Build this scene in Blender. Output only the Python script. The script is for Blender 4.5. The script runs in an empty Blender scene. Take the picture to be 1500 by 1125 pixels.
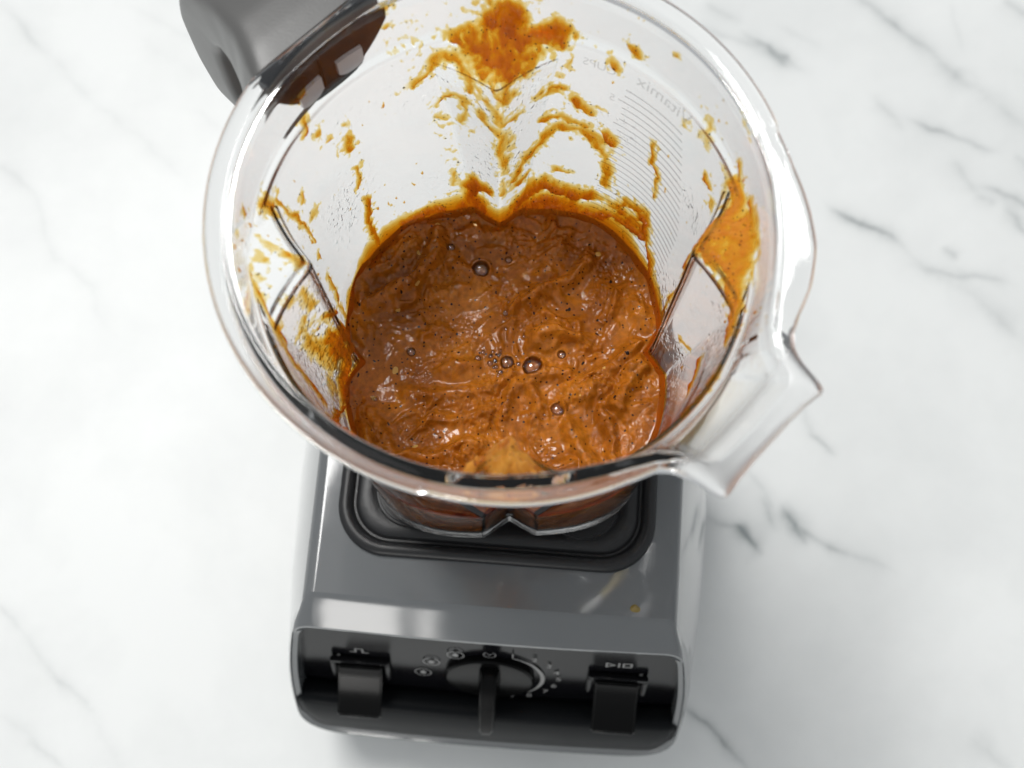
import bpy, bmesh, math, random
import numpy as np
from mathutils import Vector, Matrix

# ------------------------------------------------------------------ camera, world, lamps, exposure
scene = bpy.context.scene
CM = 0.01                      # all shapes below are written in centimetres
coll = scene.collection

cam_d = bpy.data.cameras.new("camera")
cam_o = bpy.data.objects.new("camera", cam_d)
coll.objects.link(cam_o)
cam_d.sensor_width = 36.0
cam_d.lens = 45.6
cam_o.location = (0.0029, -0.15401, 0.7179)
cam_o.rotation_euler = (math.radians(90 - 72.687), 0, 0)
cam_d.clip_start = 0.01
cam_d.clip_end = 50
cam_d.dof.use_dof = True
cam_d.dof.focus_distance = 0.465
cam_d.dof.aperture_fstop = 10.0
scene.camera = cam_o

world = bpy.data.worlds.new("World")
scene.world = world
world.use_nodes = True
bg = world.node_tree.nodes["Background"]
bg.inputs[0].default_value = (0.93, 0.97, 1.0, 1)
bg.inputs[1].default_value = 0.46

def area_lamp(name, loc, target, size, size_y, power, color):
    d = bpy.data.lights.new(name, 'AREA')
    d.shape = 'RECTANGLE'; d.size = size; d.size_y = size_y
    d.energy = power; d.color = color
    o = bpy.data.objects.new(name, d); coll.objects.link(o)
    o.location = loc
    o.rotation_euler = (Vector(target) - Vector(loc)).to_track_quat('-Z', 'Y').to_euler()
    return o
area_lamp("window_light", (-1.33, 1.57, 4.61), (0, 0, 0.2), 1.55, 1.3, 150, (1.0, 0.99, 0.97))
area_lamp("ceiling_bounce_light", (-0.85, 0.0, 2.0), (-0.85, 0.0, 0.0), 1.1, 0.9, 1.8, (1.0, 0.99, 0.98))
area_lamp("front_window_light", (-0.42, -1.6, 0.36), (-0.05, 0, 0.2), 0.17, 0.7, 4.0, (1.0, 0.98, 0.95))
area_lamp("front_window_strip_light", (-0.285, -1.62, 0.36), (-0.05, 0, 0.2), 0.035, 0.7, 0.7, (1.0, 0.98, 0.95))

scene.view_settings.view_transform = 'Standard'
scene.view_settings.look = 'None'
scene.view_settings.gamma = 1.0
scene.view_settings.use_curve_mapping = False
scene.view_settings.exposure = 0.05
scene.render.engine = 'CYCLES'
cy = scene.cycles
cy.max_bounces = 16; cy.transmission_bounces = 16; cy.transparent_max_bounces = 20
cy.diffuse_bounces = 4; cy.glossy_bounces = 6
cy.caustics_reflective = True; cy.caustics_refractive = True
cy.blur_glossy = 0.6
cy.sample_clamp_indirect = 25.0
cy.adaptive_threshold = 0.02
cy.use_denoising = True
try:
    cy.denoiser = 'OPENIMAGEDENOISE'
    cy.denoising_input_passes = 'RGB_ALBEDO_NORMAL'
except Exception:
    pass
random.seed(4)

# ------------------------------------------------------------------ helpers
def link(o, parent=None):
    coll.objects.link(o)
    if parent is not None:
        o.parent = parent
    return o

def empty(name, loc, rz=0.0, label=None, cat=None):
    o = bpy.data.objects.new(name, None)
    o.location = (loc[0]*CM, loc[1]*CM, loc[2]*CM); o.rotation_euler = (0, 0, rz)
    o.empty_display_size = 0.02
    if label: o["label"] = label
    if cat: o["category"] = cat
    return link(o)

def mesh_obj(name, verts, faces, mat, parent=None, smooth=True, sharp=None, local=True):
    me = bpy.data.meshes.new(name)
    v = np.asarray(verts, float) * CM
    me.from_pydata(v.tolist(), [], faces if isinstance(faces, list) else faces.tolist())
    me.update()
    if smooth:
        me.polygons.foreach_set("use_smooth", np.ones(len(me.polygons), dtype=bool))
        if sharp is not None:
            try: me.set_sharp_from_angle(angle=math.radians(sharp))
            except Exception: pass
    me.materials.append(mat)
    o = bpy.data.objects.new(name, me)
    return link(o, parent)

def bm_obj(name, bm, mat, parent=None, smooth=True, sharp=35):
    bmesh.ops.recalc_face_normals(bm, faces=bm.faces[:])
    me = bpy.data.meshes.new(name)
    for v in bm.verts: v.co *= CM
    bm.to_mesh(me); bm.free()
    if smooth:
        me.polygons.foreach_set("use_smooth", np.ones(len(me.polygons), dtype=bool))
        try: me.set_sharp_from_angle(angle=math.radians(sharp))
        except Exception: pass
    me.materials.append(mat)
    return link(bpy.data.objects.new(name, me), parent)

def ring_faces(n_rings, n, closed=False, flip=False):
    i = np.arange(n_rings - (0 if closed else 1))[:, None]; j = np.arange(n)[None, :]
    i2 = (i + 1) % n_rings; j2 = (j + 1) % n
    q = np.stack([i*n + j + 0*i2, i*n + j2, i2*n + j2, i2*n + j], -1).reshape(-1, 4)
    return q[:, ::-1] if flip else q

# ---- numpy gradient noise
_rng = np.random.RandomState(7)
_perm = _rng.permutation(512)
_grad = _rng.uniform(-1, 1, (512, 3)); _grad /= np.linalg.norm(_grad, axis=1)[:, None]
def pnoise(x, y, z=0.0):
    x, y, z = np.broadcast_arrays(np.asarray(x, float), np.asarray(y, float), np.asarray(z, float))
    xi = np.floor(x).astype(int); yi = np.floor(y).astype(int); zi = np.floor(z).astype(int)
    xf, yf, zf = x - xi, y - yi, z - zi
    fade = lambda t: t*t*t*(t*(t*6 - 15) + 10)
    u, v, w = fade(xf), fade(yf), fade(zf)
    out = 0
    for dx in (0, 1):
        for dy in (0, 1):
            for dz in (0, 1):
                h = _perm[(_perm[(_perm[(xi + dx) & 511] + yi + dy) & 511] + zi + dz) & 511]
                g = _grad[h]
                d = g[..., 0]*(xf - dx) + g[..., 1]*(yf - dy) + g[..., 2]*(zf - dz)
                out = out + d * (u if dx else 1 - u) * (v if dy else 1 - v) * (w if dz else 1 - w)
    return out * 1.6
def fbm(x, y, z=0.0, o=4):
    s = 0; a = 1; f = 1
    for k in range(o):
        s = s + a*pnoise(x*f + 17.3*k, y*f - 9.1*k, np.asarray(z)*f + 3.7*k); a *= 0.5; f *= 2.03
    return s
def sstep(a, b, x):
    t = np.clip((x - a)/(b - a), 0, 1); return t*t*(3 - 2*t)

# ---- node helpers
def new_mat(name):
    m = bpy.data.materials.new(name); m.use_nodes = True
    nt = m.node_tree
    return m, nt, nt.nodes["Principled BSDF"], nt.nodes["Material Output"]
def nd(nt, typ, **kw):
    n = nt.nodes.new(typ)
    for k, v in kw.items():
        if k.startswith("i_"):
            key = k[2:]
            n.inputs[int(key) if key.isdigit() else key.replace("_", " ")].default_value = v
        else: setattr(n, k, v)
    return n
def math_n(nt, op, a, b=None, c=None, clamp=False):
    n = nt.nodes.new("ShaderNodeMath"); n.operation = op; n.use_clamp = clamp
    for i, v in enumerate((a, b, c)):
        if v is None: continue
        if isinstance(v, (int, float)): n.inputs[i].default_value = v
        else: nt.links.new(v, n.inputs[i])
    return n.outputs[0]
def mix_col(nt, fac, a, b):
    n = nt.nodes.new("ShaderNodeMix"); n.data_type = 'RGBA'
    for s, v in ((n.inputs[0], fac), (n.inputs[6], a), (n.inputs[7], b)):
        if hasattr(v, "links") or hasattr(v, "is_linked"): nt.links.new(v, s)
        elif isinstance(v, (int, float)): s.default_value = v
        else: s.default_value = (*v, 1) if len(v) == 3 else v
    return n.outputs[2]
def ramp(nt, fac, stops):
    n = nt.nodes.new("ShaderNodeValToRGB"); nt.links.new(fac, n.inputs[0])
    e = n.color_ramp.elements
    while len(e) < len(stops): e.new(0.5)
    for el, (p, c) in zip(e, stops):
        el.position = p; el.color = (*c, 1) if not isinstance(c, (int, float)) else (c, c, c, 1)
    return n.outputs[0]

def plastic(name, col, rough, bump=0.0, bscale=900.0, spec=0.5, smudge=0.0, coat=0.0):
    m, nt, b, out = new_mat(name)
    b.inputs["Base Color"].default_value = (*col, 1)
    b.inputs["Roughness"].default_value = rough
    b.inputs["Specular IOR Level"].default_value = spec
    b.inputs["Coat Weight"].default_value = coat
    b.inputs["Coat Roughness"].default_value = 0.05
    tc = nd(nt, "ShaderNodeTexCoord")
    if smudge:
        no = nd(nt, "ShaderNodeTexNoise", i_Scale=45.0, i_Detail=6.0, i_Roughness=0.65)
        nt.links.new(tc.outputs["Object"], no.inputs["Vector"])
        r = math_n(nt, 'MULTIPLY_ADD', no.outputs[0], smudge, rough - smudge*0.5)
        nt.links.new(r, b.inputs["Roughness"])
    if bump:
        no = nd(nt, "ShaderNodeTexNoise", i_Scale=bscale, i_Detail=2.0)
        nt.links.new(tc.outputs["Object"], no.inputs["Vector"])
        bp = nd(nt, "ShaderNodeBump", i_Strength=bump, i_Distance=0.0003)
        nt.links.new(no.outputs[0], bp.inputs["Height"])
        nt.links.new(bp.outputs[0], b.inputs["Normal"])
    return m

M = {}
M["housing"] = plastic("grey_housing_plastic", (0.135, 0.142, 0.147), 0.08, spec=0.55, smudge=0.13)
M["side"] = plastic("grey_side_plastic", (0.16, 0.165, 0.17), 0.10, spec=0.9, coat=0.6)
M["panel"] = plastic("black_panel_plastic", (0.004, 0.004, 0.005), 0.16, spec=0.22, smudge=0.05)
M["chin"] = plastic("dark_chin_plastic", (0.008, 0.009, 0.010), 0.36, spec=0.05, smudge=0.08)
M["switch"] = plastic("black_switch_plastic", (0.004, 0.004, 0.004), 0.2, spec=0.10, bump=0.05)
M["rubber"] = plastic("black_rubber", (0.014, 0.014, 0.015), 0.42, spec=0.4, bump=0.25, bscale=500, smudge=0.15)
M["handle"] = plastic("grey_soft_grip", (0.105, 0.103, 0.10), 0.36, spec=0.5, bump=0.12, bscale=1400, smudge=0.1)
M["handle_dark"] = plastic("dark_handle_core", (0.020, 0.022, 0.027), 0.4, spec=0.12)
M["clip"] = plastic("pale_clip_plastic", (0.85, 0.86, 0.88), 0.3)
M["print"] = plastic("white_print", (0.26, 0.26, 0.255), 0.5)
M["print_grey"] = plastic("grey_print", (0.18, 0.18, 0.18), 0.5)
M["print_frost"] = plastic("pale_grey_etched_print", (0.50, 0.52, 0.54), 0.5)
nt = M["print_frost"].node_tree
_t = nd(nt, "ShaderNodeBsdfTransparent"); _m = nd(nt, "ShaderNodeMixShader"); _m.inputs[0].default_value = 0.34
nt.links.new(_t.outputs[0], _m.inputs[1]); nt.links.new(nt.nodes["Principled BSDF"].outputs[0], _m.inputs[2]); nt.links.new(_m.outputs[0], nt.nodes["Material Output"].inputs[0])
M["drop"] = plastic("dried_drop", (0.20, 0.14, 0.025), 0.25)
M["red"] = plastic("red_print", (0.45, 0.03, 0.02), 0.5)

def vm0(nt, v, d):
    n = nt.nodes.new("ShaderNodeVectorMath"); n.operation = 'DOT_PRODUCT'; nt.links.new(v, n.inputs[0]); n.inputs[1].default_value = d
    return n.outputs["Value"]
# clear container plastic
m, nt, b, out = new_mat("clear_plastic"); M["clear"] = m
b.inputs["Base Color"].default_value = (1.0, 1.0, 1.0, 1)
b.inputs["Roughness"].default_value = 0.0
b.inputs["IOR"].default_value = 1.46
b.inputs["Transmission Weight"].default_value = 1.0
tc = nd(nt, "ShaderNodeTexCoord")
n1 = nd(nt, "ShaderNodeTexNoise", i_Scale=620.0, i_Detail=2.0)
mp = nd(nt, "ShaderNodeMapping"); mp.inputs["Scale"].default_value = (1, 1, 0.45)
nt.links.new(tc.outputs["Object"], mp.inputs[0]); nt.links.new(mp.outputs[0], n1.inputs["Vector"])
n2 = nd(nt, "ShaderNodeTexNoise", i_Scale=28.0, i_Detail=2.0)
nt.links.new(tc.outputs["Object"], n2.inputs["Vector"])
drops = math_n(nt, 'SUBTRACT', n1.outputs[0], 0.56, clamp=True)
patch = ramp(nt, n2.outputs[0], [(0.47, 0.0), (0.60, 1.0)])
sx_ = nd(nt, "ShaderNodeSeparateXYZ"); nt.links.new(tc.outputs["Object"], sx_.inputs[0])
low = nd(nt, "ShaderNodeMapRange", i_1=0.172, i_2=0.150); nt.links.new(sx_.outputs[2], low.inputs[0])
patch = math_n(nt, 'MULTIPLY', patch, low.outputs[0])
h = math_n(nt, 'MULTIPLY', drops, patch)
sa_ = math.radians(-43.0)
dsp = vm0(nt, tc.outputs["Object"], (math.cos(sa_), math.sin(sa_), 0.0))
fro = nd(nt, "ShaderNodeMapRange", i_1=0.080, i_2=0.086); nt.links.new(dsp, fro.inputs[0])
rimr = nd(nt, "ShaderNodeMapRange", i_1=0.190, i_2=0.196); nt.links.new(sx_.outputs[2], rimr.inputs[0])
nt.links.new(math_n(nt, 'MAXIMUM', math_n(nt, 'MULTIPLY', fro.outputs[0], 0.30), math_n(nt, 'MULTIPLY', rimr.outputs[0], 0.06)), b.inputs["Roughness"])
n3 = nd(nt, "ShaderNodeTexNoise", i_Scale=150.0, i_Detail=3.0, i_Roughness=0.6)
mp3 = nd(nt, "ShaderNodeMapping"); mp3.inputs["Scale"].default_value = (1, 1, 0.035)
nt.links.new(tc.outputs["Object"], mp3.inputs[0]); nt.links.new(mp3.outputs[0], n3.inputs["Vector"])
n4 = nd(nt, "ShaderNodeTexNoise", i_Scale=16.0, i_Detail=1.0); nt.links.new(tc.outputs["Object"], n4.inputs["Vector"])
stk = math_n(nt, 'MULTIPLY', math_n(nt, 'MULTIPLY', n3.outputs[0], ramp(nt, n4.outputs[0], [(0.45, 0.0), (0.62, 1.0)])), math_n(nt, 'MULTIPLY', low.outputs[0], 0.22))
h = math_n(nt, 'ADD', h, stk)
bp = nd(nt, "ShaderNodeBump", i_Strength=0.35, i_Distance=0.0015)
nt.links.new(h, bp.inputs["Height"]); nt.links.new(bp.outputs[0], b.inputs["Normal"])

# sauce
m, nt, b, out = new_mat("blended_brown_sauce"); M["sauce"] = m
tc = nd(nt, "ShaderNodeTexCoord"); P = tc.outputs["Object"]
na = nd(nt, "ShaderNodeTexNoise", i_Scale=38.0, i_Detail=5.0, i_Roughness=0.6); nt.links.new(P, na.inputs["Vector"])
nb = nd(nt, "ShaderNodeTexNoise", i_Scale=420.0, i_Detail=3.0, i_Roughness=0.6); nt.links.new(P, nb.inputs["Vector"])
c = ramp(nt, na.outputs[0], [(0.28, (0.235, 0.062, 0.0045)), (0.5, (0.385, 0.116, 0.0080)), (0.74, (0.57, 0.195, 0.016))])
fine = ramp(nt, nb.outputs[0], [(0.35, 0.75), (0.65, 1.25)])
mm = nd(nt, "ShaderNodeMix", data_type='RGBA', blend_type='MULTIPLY'); mm.inputs[0].default_value = 0.8
nt.links.new(c, mm.inputs[6]); nt.links.new(fine, mm.inputs[7]); c = mm.outputs[2]
def specks(nt, P, scale, thr, rnd_cut):
    wn = nd(nt, "ShaderNodeTexNoise", i_Scale=scale*1.6, i_Detail=1.0); nt.links.new(P, wn.inputs["Vector"])
    wk = nd(nt, "ShaderNodeVectorMath", operation='SCALE'); wk.inputs["Scale"].default_value = 0.45/scale; nt.links.new(wn.outputs["Color"], wk.inputs[0])
    wa = nd(nt, "ShaderNodeVectorMath", operation='ADD'); nt.links.new(P, wa.inputs[0]); nt.links.new(wk.outputs[0], wa.inputs[1]); P = wa.outputs[0]
    vo = nd(nt, "ShaderNodeTexVoronoi", i_Scale=scale); nt.links.new(P, vo.inputs["Vector"])
    d = math_n(nt, 'LESS_THAN', vo.outputs["Distance"], thr)
    sep = nd(nt, "ShaderNodeSeparateColor"); nt.links.new(vo.outputs["Color"], sep.inputs[0])
    g = math_n(nt, 'GREATER_THAN', sep.outputs[0], rnd_cut)
    return math_n(nt, 'MULTIPLY', d, g)
c = mix_col(nt, specks(nt, P, 480.0, 0.20, 0.55), c, (0.02, 0.008, 0.004))
c = mix_col(nt, specks(nt, P, 190.0, 0.13, 0.80), c, (0.012, 0.006, 0.004))
c = mix_col(nt, specks(nt, P, 130.0, 0.14, 0.90), c, (0.62, 0.36, 0.09))
nt.links.new(c, b.inputs["Base Color"])
b.inputs["Roughness"].default_value = 0.10
b.inputs["Specular IOR Level"].default_value = 0.32
b.inputs["Subsurface Weight"].default_value = 0.15
b.inputs["Subsurface Radius"].default_value = (0.0035, 0.0012, 0.0003)
b.inputs["Subsurface Scale"].default_value = 1.0
nbm = nd(nt, "ShaderNodeTexNoise", i_Scale=560.0, i_Detail=3.0, i_Roughness=0.6); nt.links.new(P, nbm.inputs["Vector"])
npt = nd(nt, "ShaderNodeTexNoise", i_Scale=60.0, i_Detail=2.0); nt.links.new(P, npt.inputs["Vector"])
pulp = ramp(nt, npt.outputs[0], [(0.42, 0.15), (0.60, 1.0)])
hh = math_n(nt, 'MULTIPLY', nbm.outputs[0], pulp)
bp = nd(nt, "ShaderNodeBump", i_Strength=0.3, i_Distance=0.0006)
nt.links.new(hh, bp.inputs["Height"]); nt.links.new(bp.outputs[0], b.inputs["Normal"])

# thin smears of sauce: thickness (mm) stored on the mesh gives tint and opacity
m, nt, b, out = new_mat("thin_sauce_film"); M["film"] = m
at = nd(nt, "ShaderNodeAttribute", attribute_name="thickness"); T = at.outputs["Fac"]
tc = nd(nt, "ShaderNodeTexCoord"); P = tc.outputs["Object"]
def beer(s): return math_n(nt, 'POWER', math.e, math_n(nt, 'MULTIPLY', T, -s))
cc = nd(nt, "ShaderNodeCombineColor")
for i, s in enumerate((0.18, 1.22, 5.2)): nt.links.new(beer(s), cc.inputs[i])
tr = nd(nt, "ShaderNodeBsdfTransparent"); nt.links.new(cc.outputs[0], tr.inputs[0])
sp = math_n(nt, 'MAXIMUM', specks(nt, P, 700.0, 0.20, 0.55), specks(nt, P, 260.0, 0.12, 0.86))
cf = ramp(nt, math_n(nt, 'MULTIPLY', T, 0.4, clamp=True), [(0.0, (0.68, 0.25, 0.035)), (0.35, (0.70, 0.205, 0.011)), (1.0, (0.56, 0.175, 0.010))])
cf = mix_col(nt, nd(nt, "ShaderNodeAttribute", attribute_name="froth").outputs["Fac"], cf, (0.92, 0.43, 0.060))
cf = mix_col(nt, sp, cf, (0.015, 0.007, 0.004))
nt.links.new(cf, b.inputs["Base Color"]); b.inputs["Roughness"].default_value = 0.2
nbm = nd(nt, "ShaderNodeTexNoise", i_Scale=500.0, i_Detail=3.0); nt.links.new(P, nbm.inputs["Vector"])
bp = nd(nt, "ShaderNodeBump", i_Strength=0.4, i_Distance=0.0008)
nt.links.new(nbm.outputs[0], bp.inputs["Height"]); nt.links.new(bp.outputs[0], b.inputs["Normal"])
tl = nd(nt, "ShaderNodeBsdfTranslucent"); nt.links.new(cf, tl.inputs[0])
mx0 = nd(nt, "ShaderNodeMixShader"); mx0.inputs[0].default_value = 0.36
nt.links.new(b.outputs[0], mx0.inputs[1]); nt.links.new(tl.outputs[0], mx0.inputs[2])
fac = math_n(nt, 'SUBTRACT', 1.0, beer(0.56))
fac = math_n(nt, 'MAXIMUM', fac, math_n(nt, 'MULTIPLY', sp, 0.95))
mx = nd(nt, "ShaderNodeMixShader"); nt.links.new(fac, mx.inputs[0])
nt.links.new(tr.outputs[0], mx.inputs[1]); nt.links.new(mx0.outputs[0], mx.inputs[2])
nt.links.new(mx.outputs[0], out.inputs[0])

# bubble skin
m, nt, b, out = new_mat("bubble_skin"); M["bubble"] = m
tr = nd(nt, "ShaderNodeBsdfTransparent"); tr.inputs[0].default_value = (0.99, 0.94, 0.86, 1)
gl = nd(nt, "ShaderNodeBsdfGlossy"); gl.inputs["Roughness"].default_value = 0.03
fr = nd(nt, "ShaderNodeFresnel", i_IOR=2.0)
mx = nd(nt, "ShaderNodeMixShader")
nt.links.new(fr.outputs[0], mx.inputs[0]); nt.links.new(tr.outputs[0], mx.inputs[1]); nt.links.new(gl.outputs[0], mx.inputs[2])
nt.links.new(mx.outputs[0], out.inputs[0])

# marble: explicit veins (start x, y, direction deg, length, width, strength) in cm, broken up by noise
VEINS = [
 (23.41, 31.79, -37.4, 1.8, 0.275, 0.45),
 (26.17, 28.97, -50.7, 3.96, 0.495, 0.4),
 (29.78, 25.33, -41.9, 3.57, 0.604, 0.3),
 (16.45, 29.44, -44.0, 1.77, 0.33, 0.7),
 (17.28, 28.9, -37.3, 1.61, 0.22, 0.45),
 (18.64, 30.05, -30.7, 1.51, 0.33, 0.25),
 (14.13, 30.42, -23.7, 2.31, 0.275, 0.3),
 (23.49, 24.85, -55.2, 1.45, 0.385, 0.25),
 (27.43, 23.0, -26.3, 2.51, 0.22, 0.5),
 (28.29, 30.43, -80.9, 1.57, 0.165, 0.2),
 (30.11, 18.74, -27.6, 1.65, 0.275, 0.85),
 (30.54, 17.11, -56.1, 1.18, 0.33, 0.7),
 (27.87, 20.06, -68.2, 1.39, 0.275, 0.3),
 (28.65, 18.58, -30.2, 0.56, 0.22, 0.4),
 (21.65, 17.38, -36.7, 2.21, 0.275, 0.85),
 (24.19, 15.22, -45.4, 2.33, 0.385, 0.45),
 (27.2, 13.68, -13.1, 2.42, 0.275, 0.5),
 (28.46, 11.31, -43.2, 3.13, 0.659, 0.28),
 (27.05, 15.15, -48.2, 0.48, 0.22, 0.4),
 (32.28, 32.16, -40.1, 0.97, 0.385, 0.45),
 (13.78, 32.16, -30.6, 1.23, 0.385, 0.3),
 (31.19, 20.86, -30.6, 0.57, 0.22, 0.35),
 (12.17, -1.11, -13.8, 1.22, 0.275, 0.5),
 (13.78, -2.0, -40.6, 1.11, 0.385, 0.95),
 (14.93, -0.7, -56.6, 1.08, 0.275, 0.45),
 (14.47, 0.72, -60.5, 1.56, 0.33, 0.35),
 (16.59, -1.44, -57.6, 1.29, 0.385, 0.85),
 (18.02, -2.31, -32.3, 1.35, 0.275, 0.4),
 (19.83, -3.4, -29.0, 1.82, 0.33, 0.25),
 (18.32, 3.24, -51.6, 0.9, 0.165, 0.5),
 (10.8, -12.18, -34.6, 1.75, 0.22, 0.65),
 (12.56, -13.62, -44.0, 1.35, 0.22, 0.6),
 (17.34, 4.62, -56.8, 1.22, 0.22, 0.25),
 (26.09, -13.67, -34.6, 1.54, 0.549, 0.25),
 (-30.66, 30.67, -39.7, 1.94, 0.385, 0.12),
 (-28.51, 28.6, -44.1, 4.17, 0.385, 0.15),
 (-22.77, 23.02, -44.7, 4.25, 0.33, 0.13),
 (-21.61, 31.05, -33.6, 3.09, 0.33, 0.12),
 (-21.42, 28.71, -38.6, 2.94, 0.44, 0.07),
 (-18.84, 24.13, -25.7, 1.37, 0.275, 0.12),
 (-29.9, 20.13, -39.9, 1.88, 0.385, 0.18),
 (-27.75, 16.56, -74.4, 2.32, 0.44, 0.18),
 (-26.02, 13.68, -41.6, 2.05, 0.385, 0.19),
 (-24.36, 11.84, -61.0, 1.38, 0.44, 0.12),
 (-27.21, -6.06, -39.4, 1.17, 0.22, 0.27),
 (-25.05, -8.67, -55.8, 2.21, 0.275, 0.27),
 (-23.16, -10.84, -44.3, 1.6, 0.22, 0.3),
 (-21.59, -12.97, -55.5, 1.87, 0.33, 0.18),
 (-26.01, -12.53, -43.1, 2.1, 0.275, 0.13),
 (-24.51, -13.76, -29.9, 1.53, 0.22, 0.18),
]
m, nt, b, out = new_mat("white_marble"); M["marble"] = m
g = bpy.data.node_groups.new("vein", "ShaderNodeTree")
for nm, ty in (("P", "NodeSocketVector"), ("C", "NodeSocketVector"), ("Dir", "NodeSocketVector"), ("Len", "NodeSocketFloat"), ("Wid", "NodeSocketFloat"), ("Str", "NodeSocketFloat")):
    g.interface.new_socket(nm, in_out='INPUT', socket_type=ty)
g.interface.new_socket("Val", in_out='OUTPUT', socket_type="NodeSocketFloat")
gi = g.nodes.new("NodeGroupInput"); go = g.nodes.new("NodeGroupOutput")
def vm(nt, op, a, bb):
    n = nt.nodes.new("ShaderNodeVectorMath"); n.operation = op
    for i, v in enumerate((a, bb)):
        if isinstance(v, tuple): n.inputs[i].default_value = v
        else: nt.links.new(v, n.inputs[i])
    return n
q = vm(g, 'SUBTRACT', gi.outputs["P"], gi.outputs["C"]).outputs[0]
al = vm(g, 'DOT_PRODUCT', q, gi.outputs["Dir"]).outputs["Value"]
cr = vm(g, 'CROSS_PRODUCT', q, gi.outputs["Dir"]).outputs[0]
sz = g.nodes.new("ShaderNodeSeparateXYZ"); g.links.new(cr, sz.inputs[0])
across = math_n(g, 'ABSOLUTE', math_n(g, 'DIVIDE', sz.outputs[2], gi.outputs["Wid"]))
v1 = math_n(g, 'POWER', math.e, math_n(g, 'MULTIPLY', across, -1.0))
alr = math_n(g, 'DIVIDE', al, gi.outputs["Len"])
v2 = math_n(g, 'POWER', math.e, math_n(g, 'MULTIPLY', math_n(g, 'POWER', math_n(g, 'ABSOLUTE', alr), 4.0), -1.0))
g.links.new(math_n(g, 'MULTIPLY', math_n(g, 'MULTIPLY', v1, v2), gi.outputs["Str"]), go.inputs[0])
tc = nd(nt, "ShaderNodeTexCoord"); P0 = tc.outputs["Object"]
def warp(P, sc, amt, det):
    n = nd(nt, "ShaderNodeTexNoise", i_Scale=sc, i_Detail=det, i_Roughness=0.6); nt.links.new(P, n.inputs["Vector"])
    s = vm(nt, 'SUBTRACT', n.outputs["Color"], (0.5, 0.5, 0.5)).outputs[0]
    k = nd(nt, "ShaderNodeVectorMath", operation='SCALE'); k.inputs["Scale"].default_value = amt; nt.links.new(s, k.inputs[0])
    return vm(nt, 'ADD', P, k.outputs[0]).outputs[0]
PW = warp(warp(P0, 9.0, 0.030, 3.0), 45.0, 0.010, 4.0)
acc = None
for (x, y, a, L, W, S) in VEINS:
    n = nt.nodes.new("ShaderNodeGroup"); n.node_tree = g
    nt.links.new(PW, n.inputs["P"])
    n.inputs["C"].default_value = (x*CM, y*CM, 0); n.inputs["Dir"].default_value = (math.cos(math.radians(a)), math.sin(math.radians(a)), 0)
    n.inputs["Len"].default_value = L*CM; n.inputs["Wid"].default_value = W*CM; n.inputs["Str"].default_value = S
    acc = n.outputs[0] if acc is None else math_n(nt, 'ADD', acc, n.outputs[0])
br = nd(nt, "ShaderNodeTexNoise", i_Scale=22.0, i_Detail=5.0, i_Roughness=0.65); nt.links.new(P0, br.inputs["Vector"])
brk = ramp(nt, br.outputs[0], [(0.34, 0.28), (0.64, 1.0)])
cl = nd(nt, "ShaderNodeTexNoise", i_Scale=7.0, i_Detail=5.0, i_Roughness=0.6); nt.links.new(PW, cl.inputs["Vector"])
cloud = ramp(nt, cl.outputs[0], [(0.42, 0.0), (0.75, 0.16)])
if acc is None: acc = math_n(nt, 'MULTIPLY', brk, 0.0)
vein = math_n(nt, 'ADD', math_n(nt, 'MULTIPLY', acc, brk), cloud, clamp=True)
col = ramp(nt, vein, [(0.0, (0.81, 0.82, 0.81)), (0.30, (0.62, 0.635, 0.63)), (0.85, (0.25, 0.275, 0.28))])
nt.links.new(col, b.inputs["Base Color"])
b.inputs["Roughness"].default_value = 0.38
b.inputs["Specular IOR Level"].default_value = 0.35

# ------------------------------------------------------------------ countertop
S = 160
mesh_obj("countertop", [(-S, -S, -3), (S, -S, -3), (S, S, -3), (-S, S, -3), (-S, -S, 0), (S, -S, 0), (S, S, 0), (-S, S, 0)],
         [(3, 2, 1, 0), (4, 5, 6, 7), (0, 1, 5, 4), (1, 2, 6, 5), (2, 3, 7, 6), (3, 0, 4, 7)], M["marble"], smooth=False)["kind"] = "structure"

# ------------------------------------------------------------------ motor base
YAW = math.radians(-4.4)
ZD = 18.5
base = empty("blender_motor_unit", (0, 0, 0), YAW, "grey and black motor base of the kitchen blender, standing on the marble", "blender base")

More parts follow.
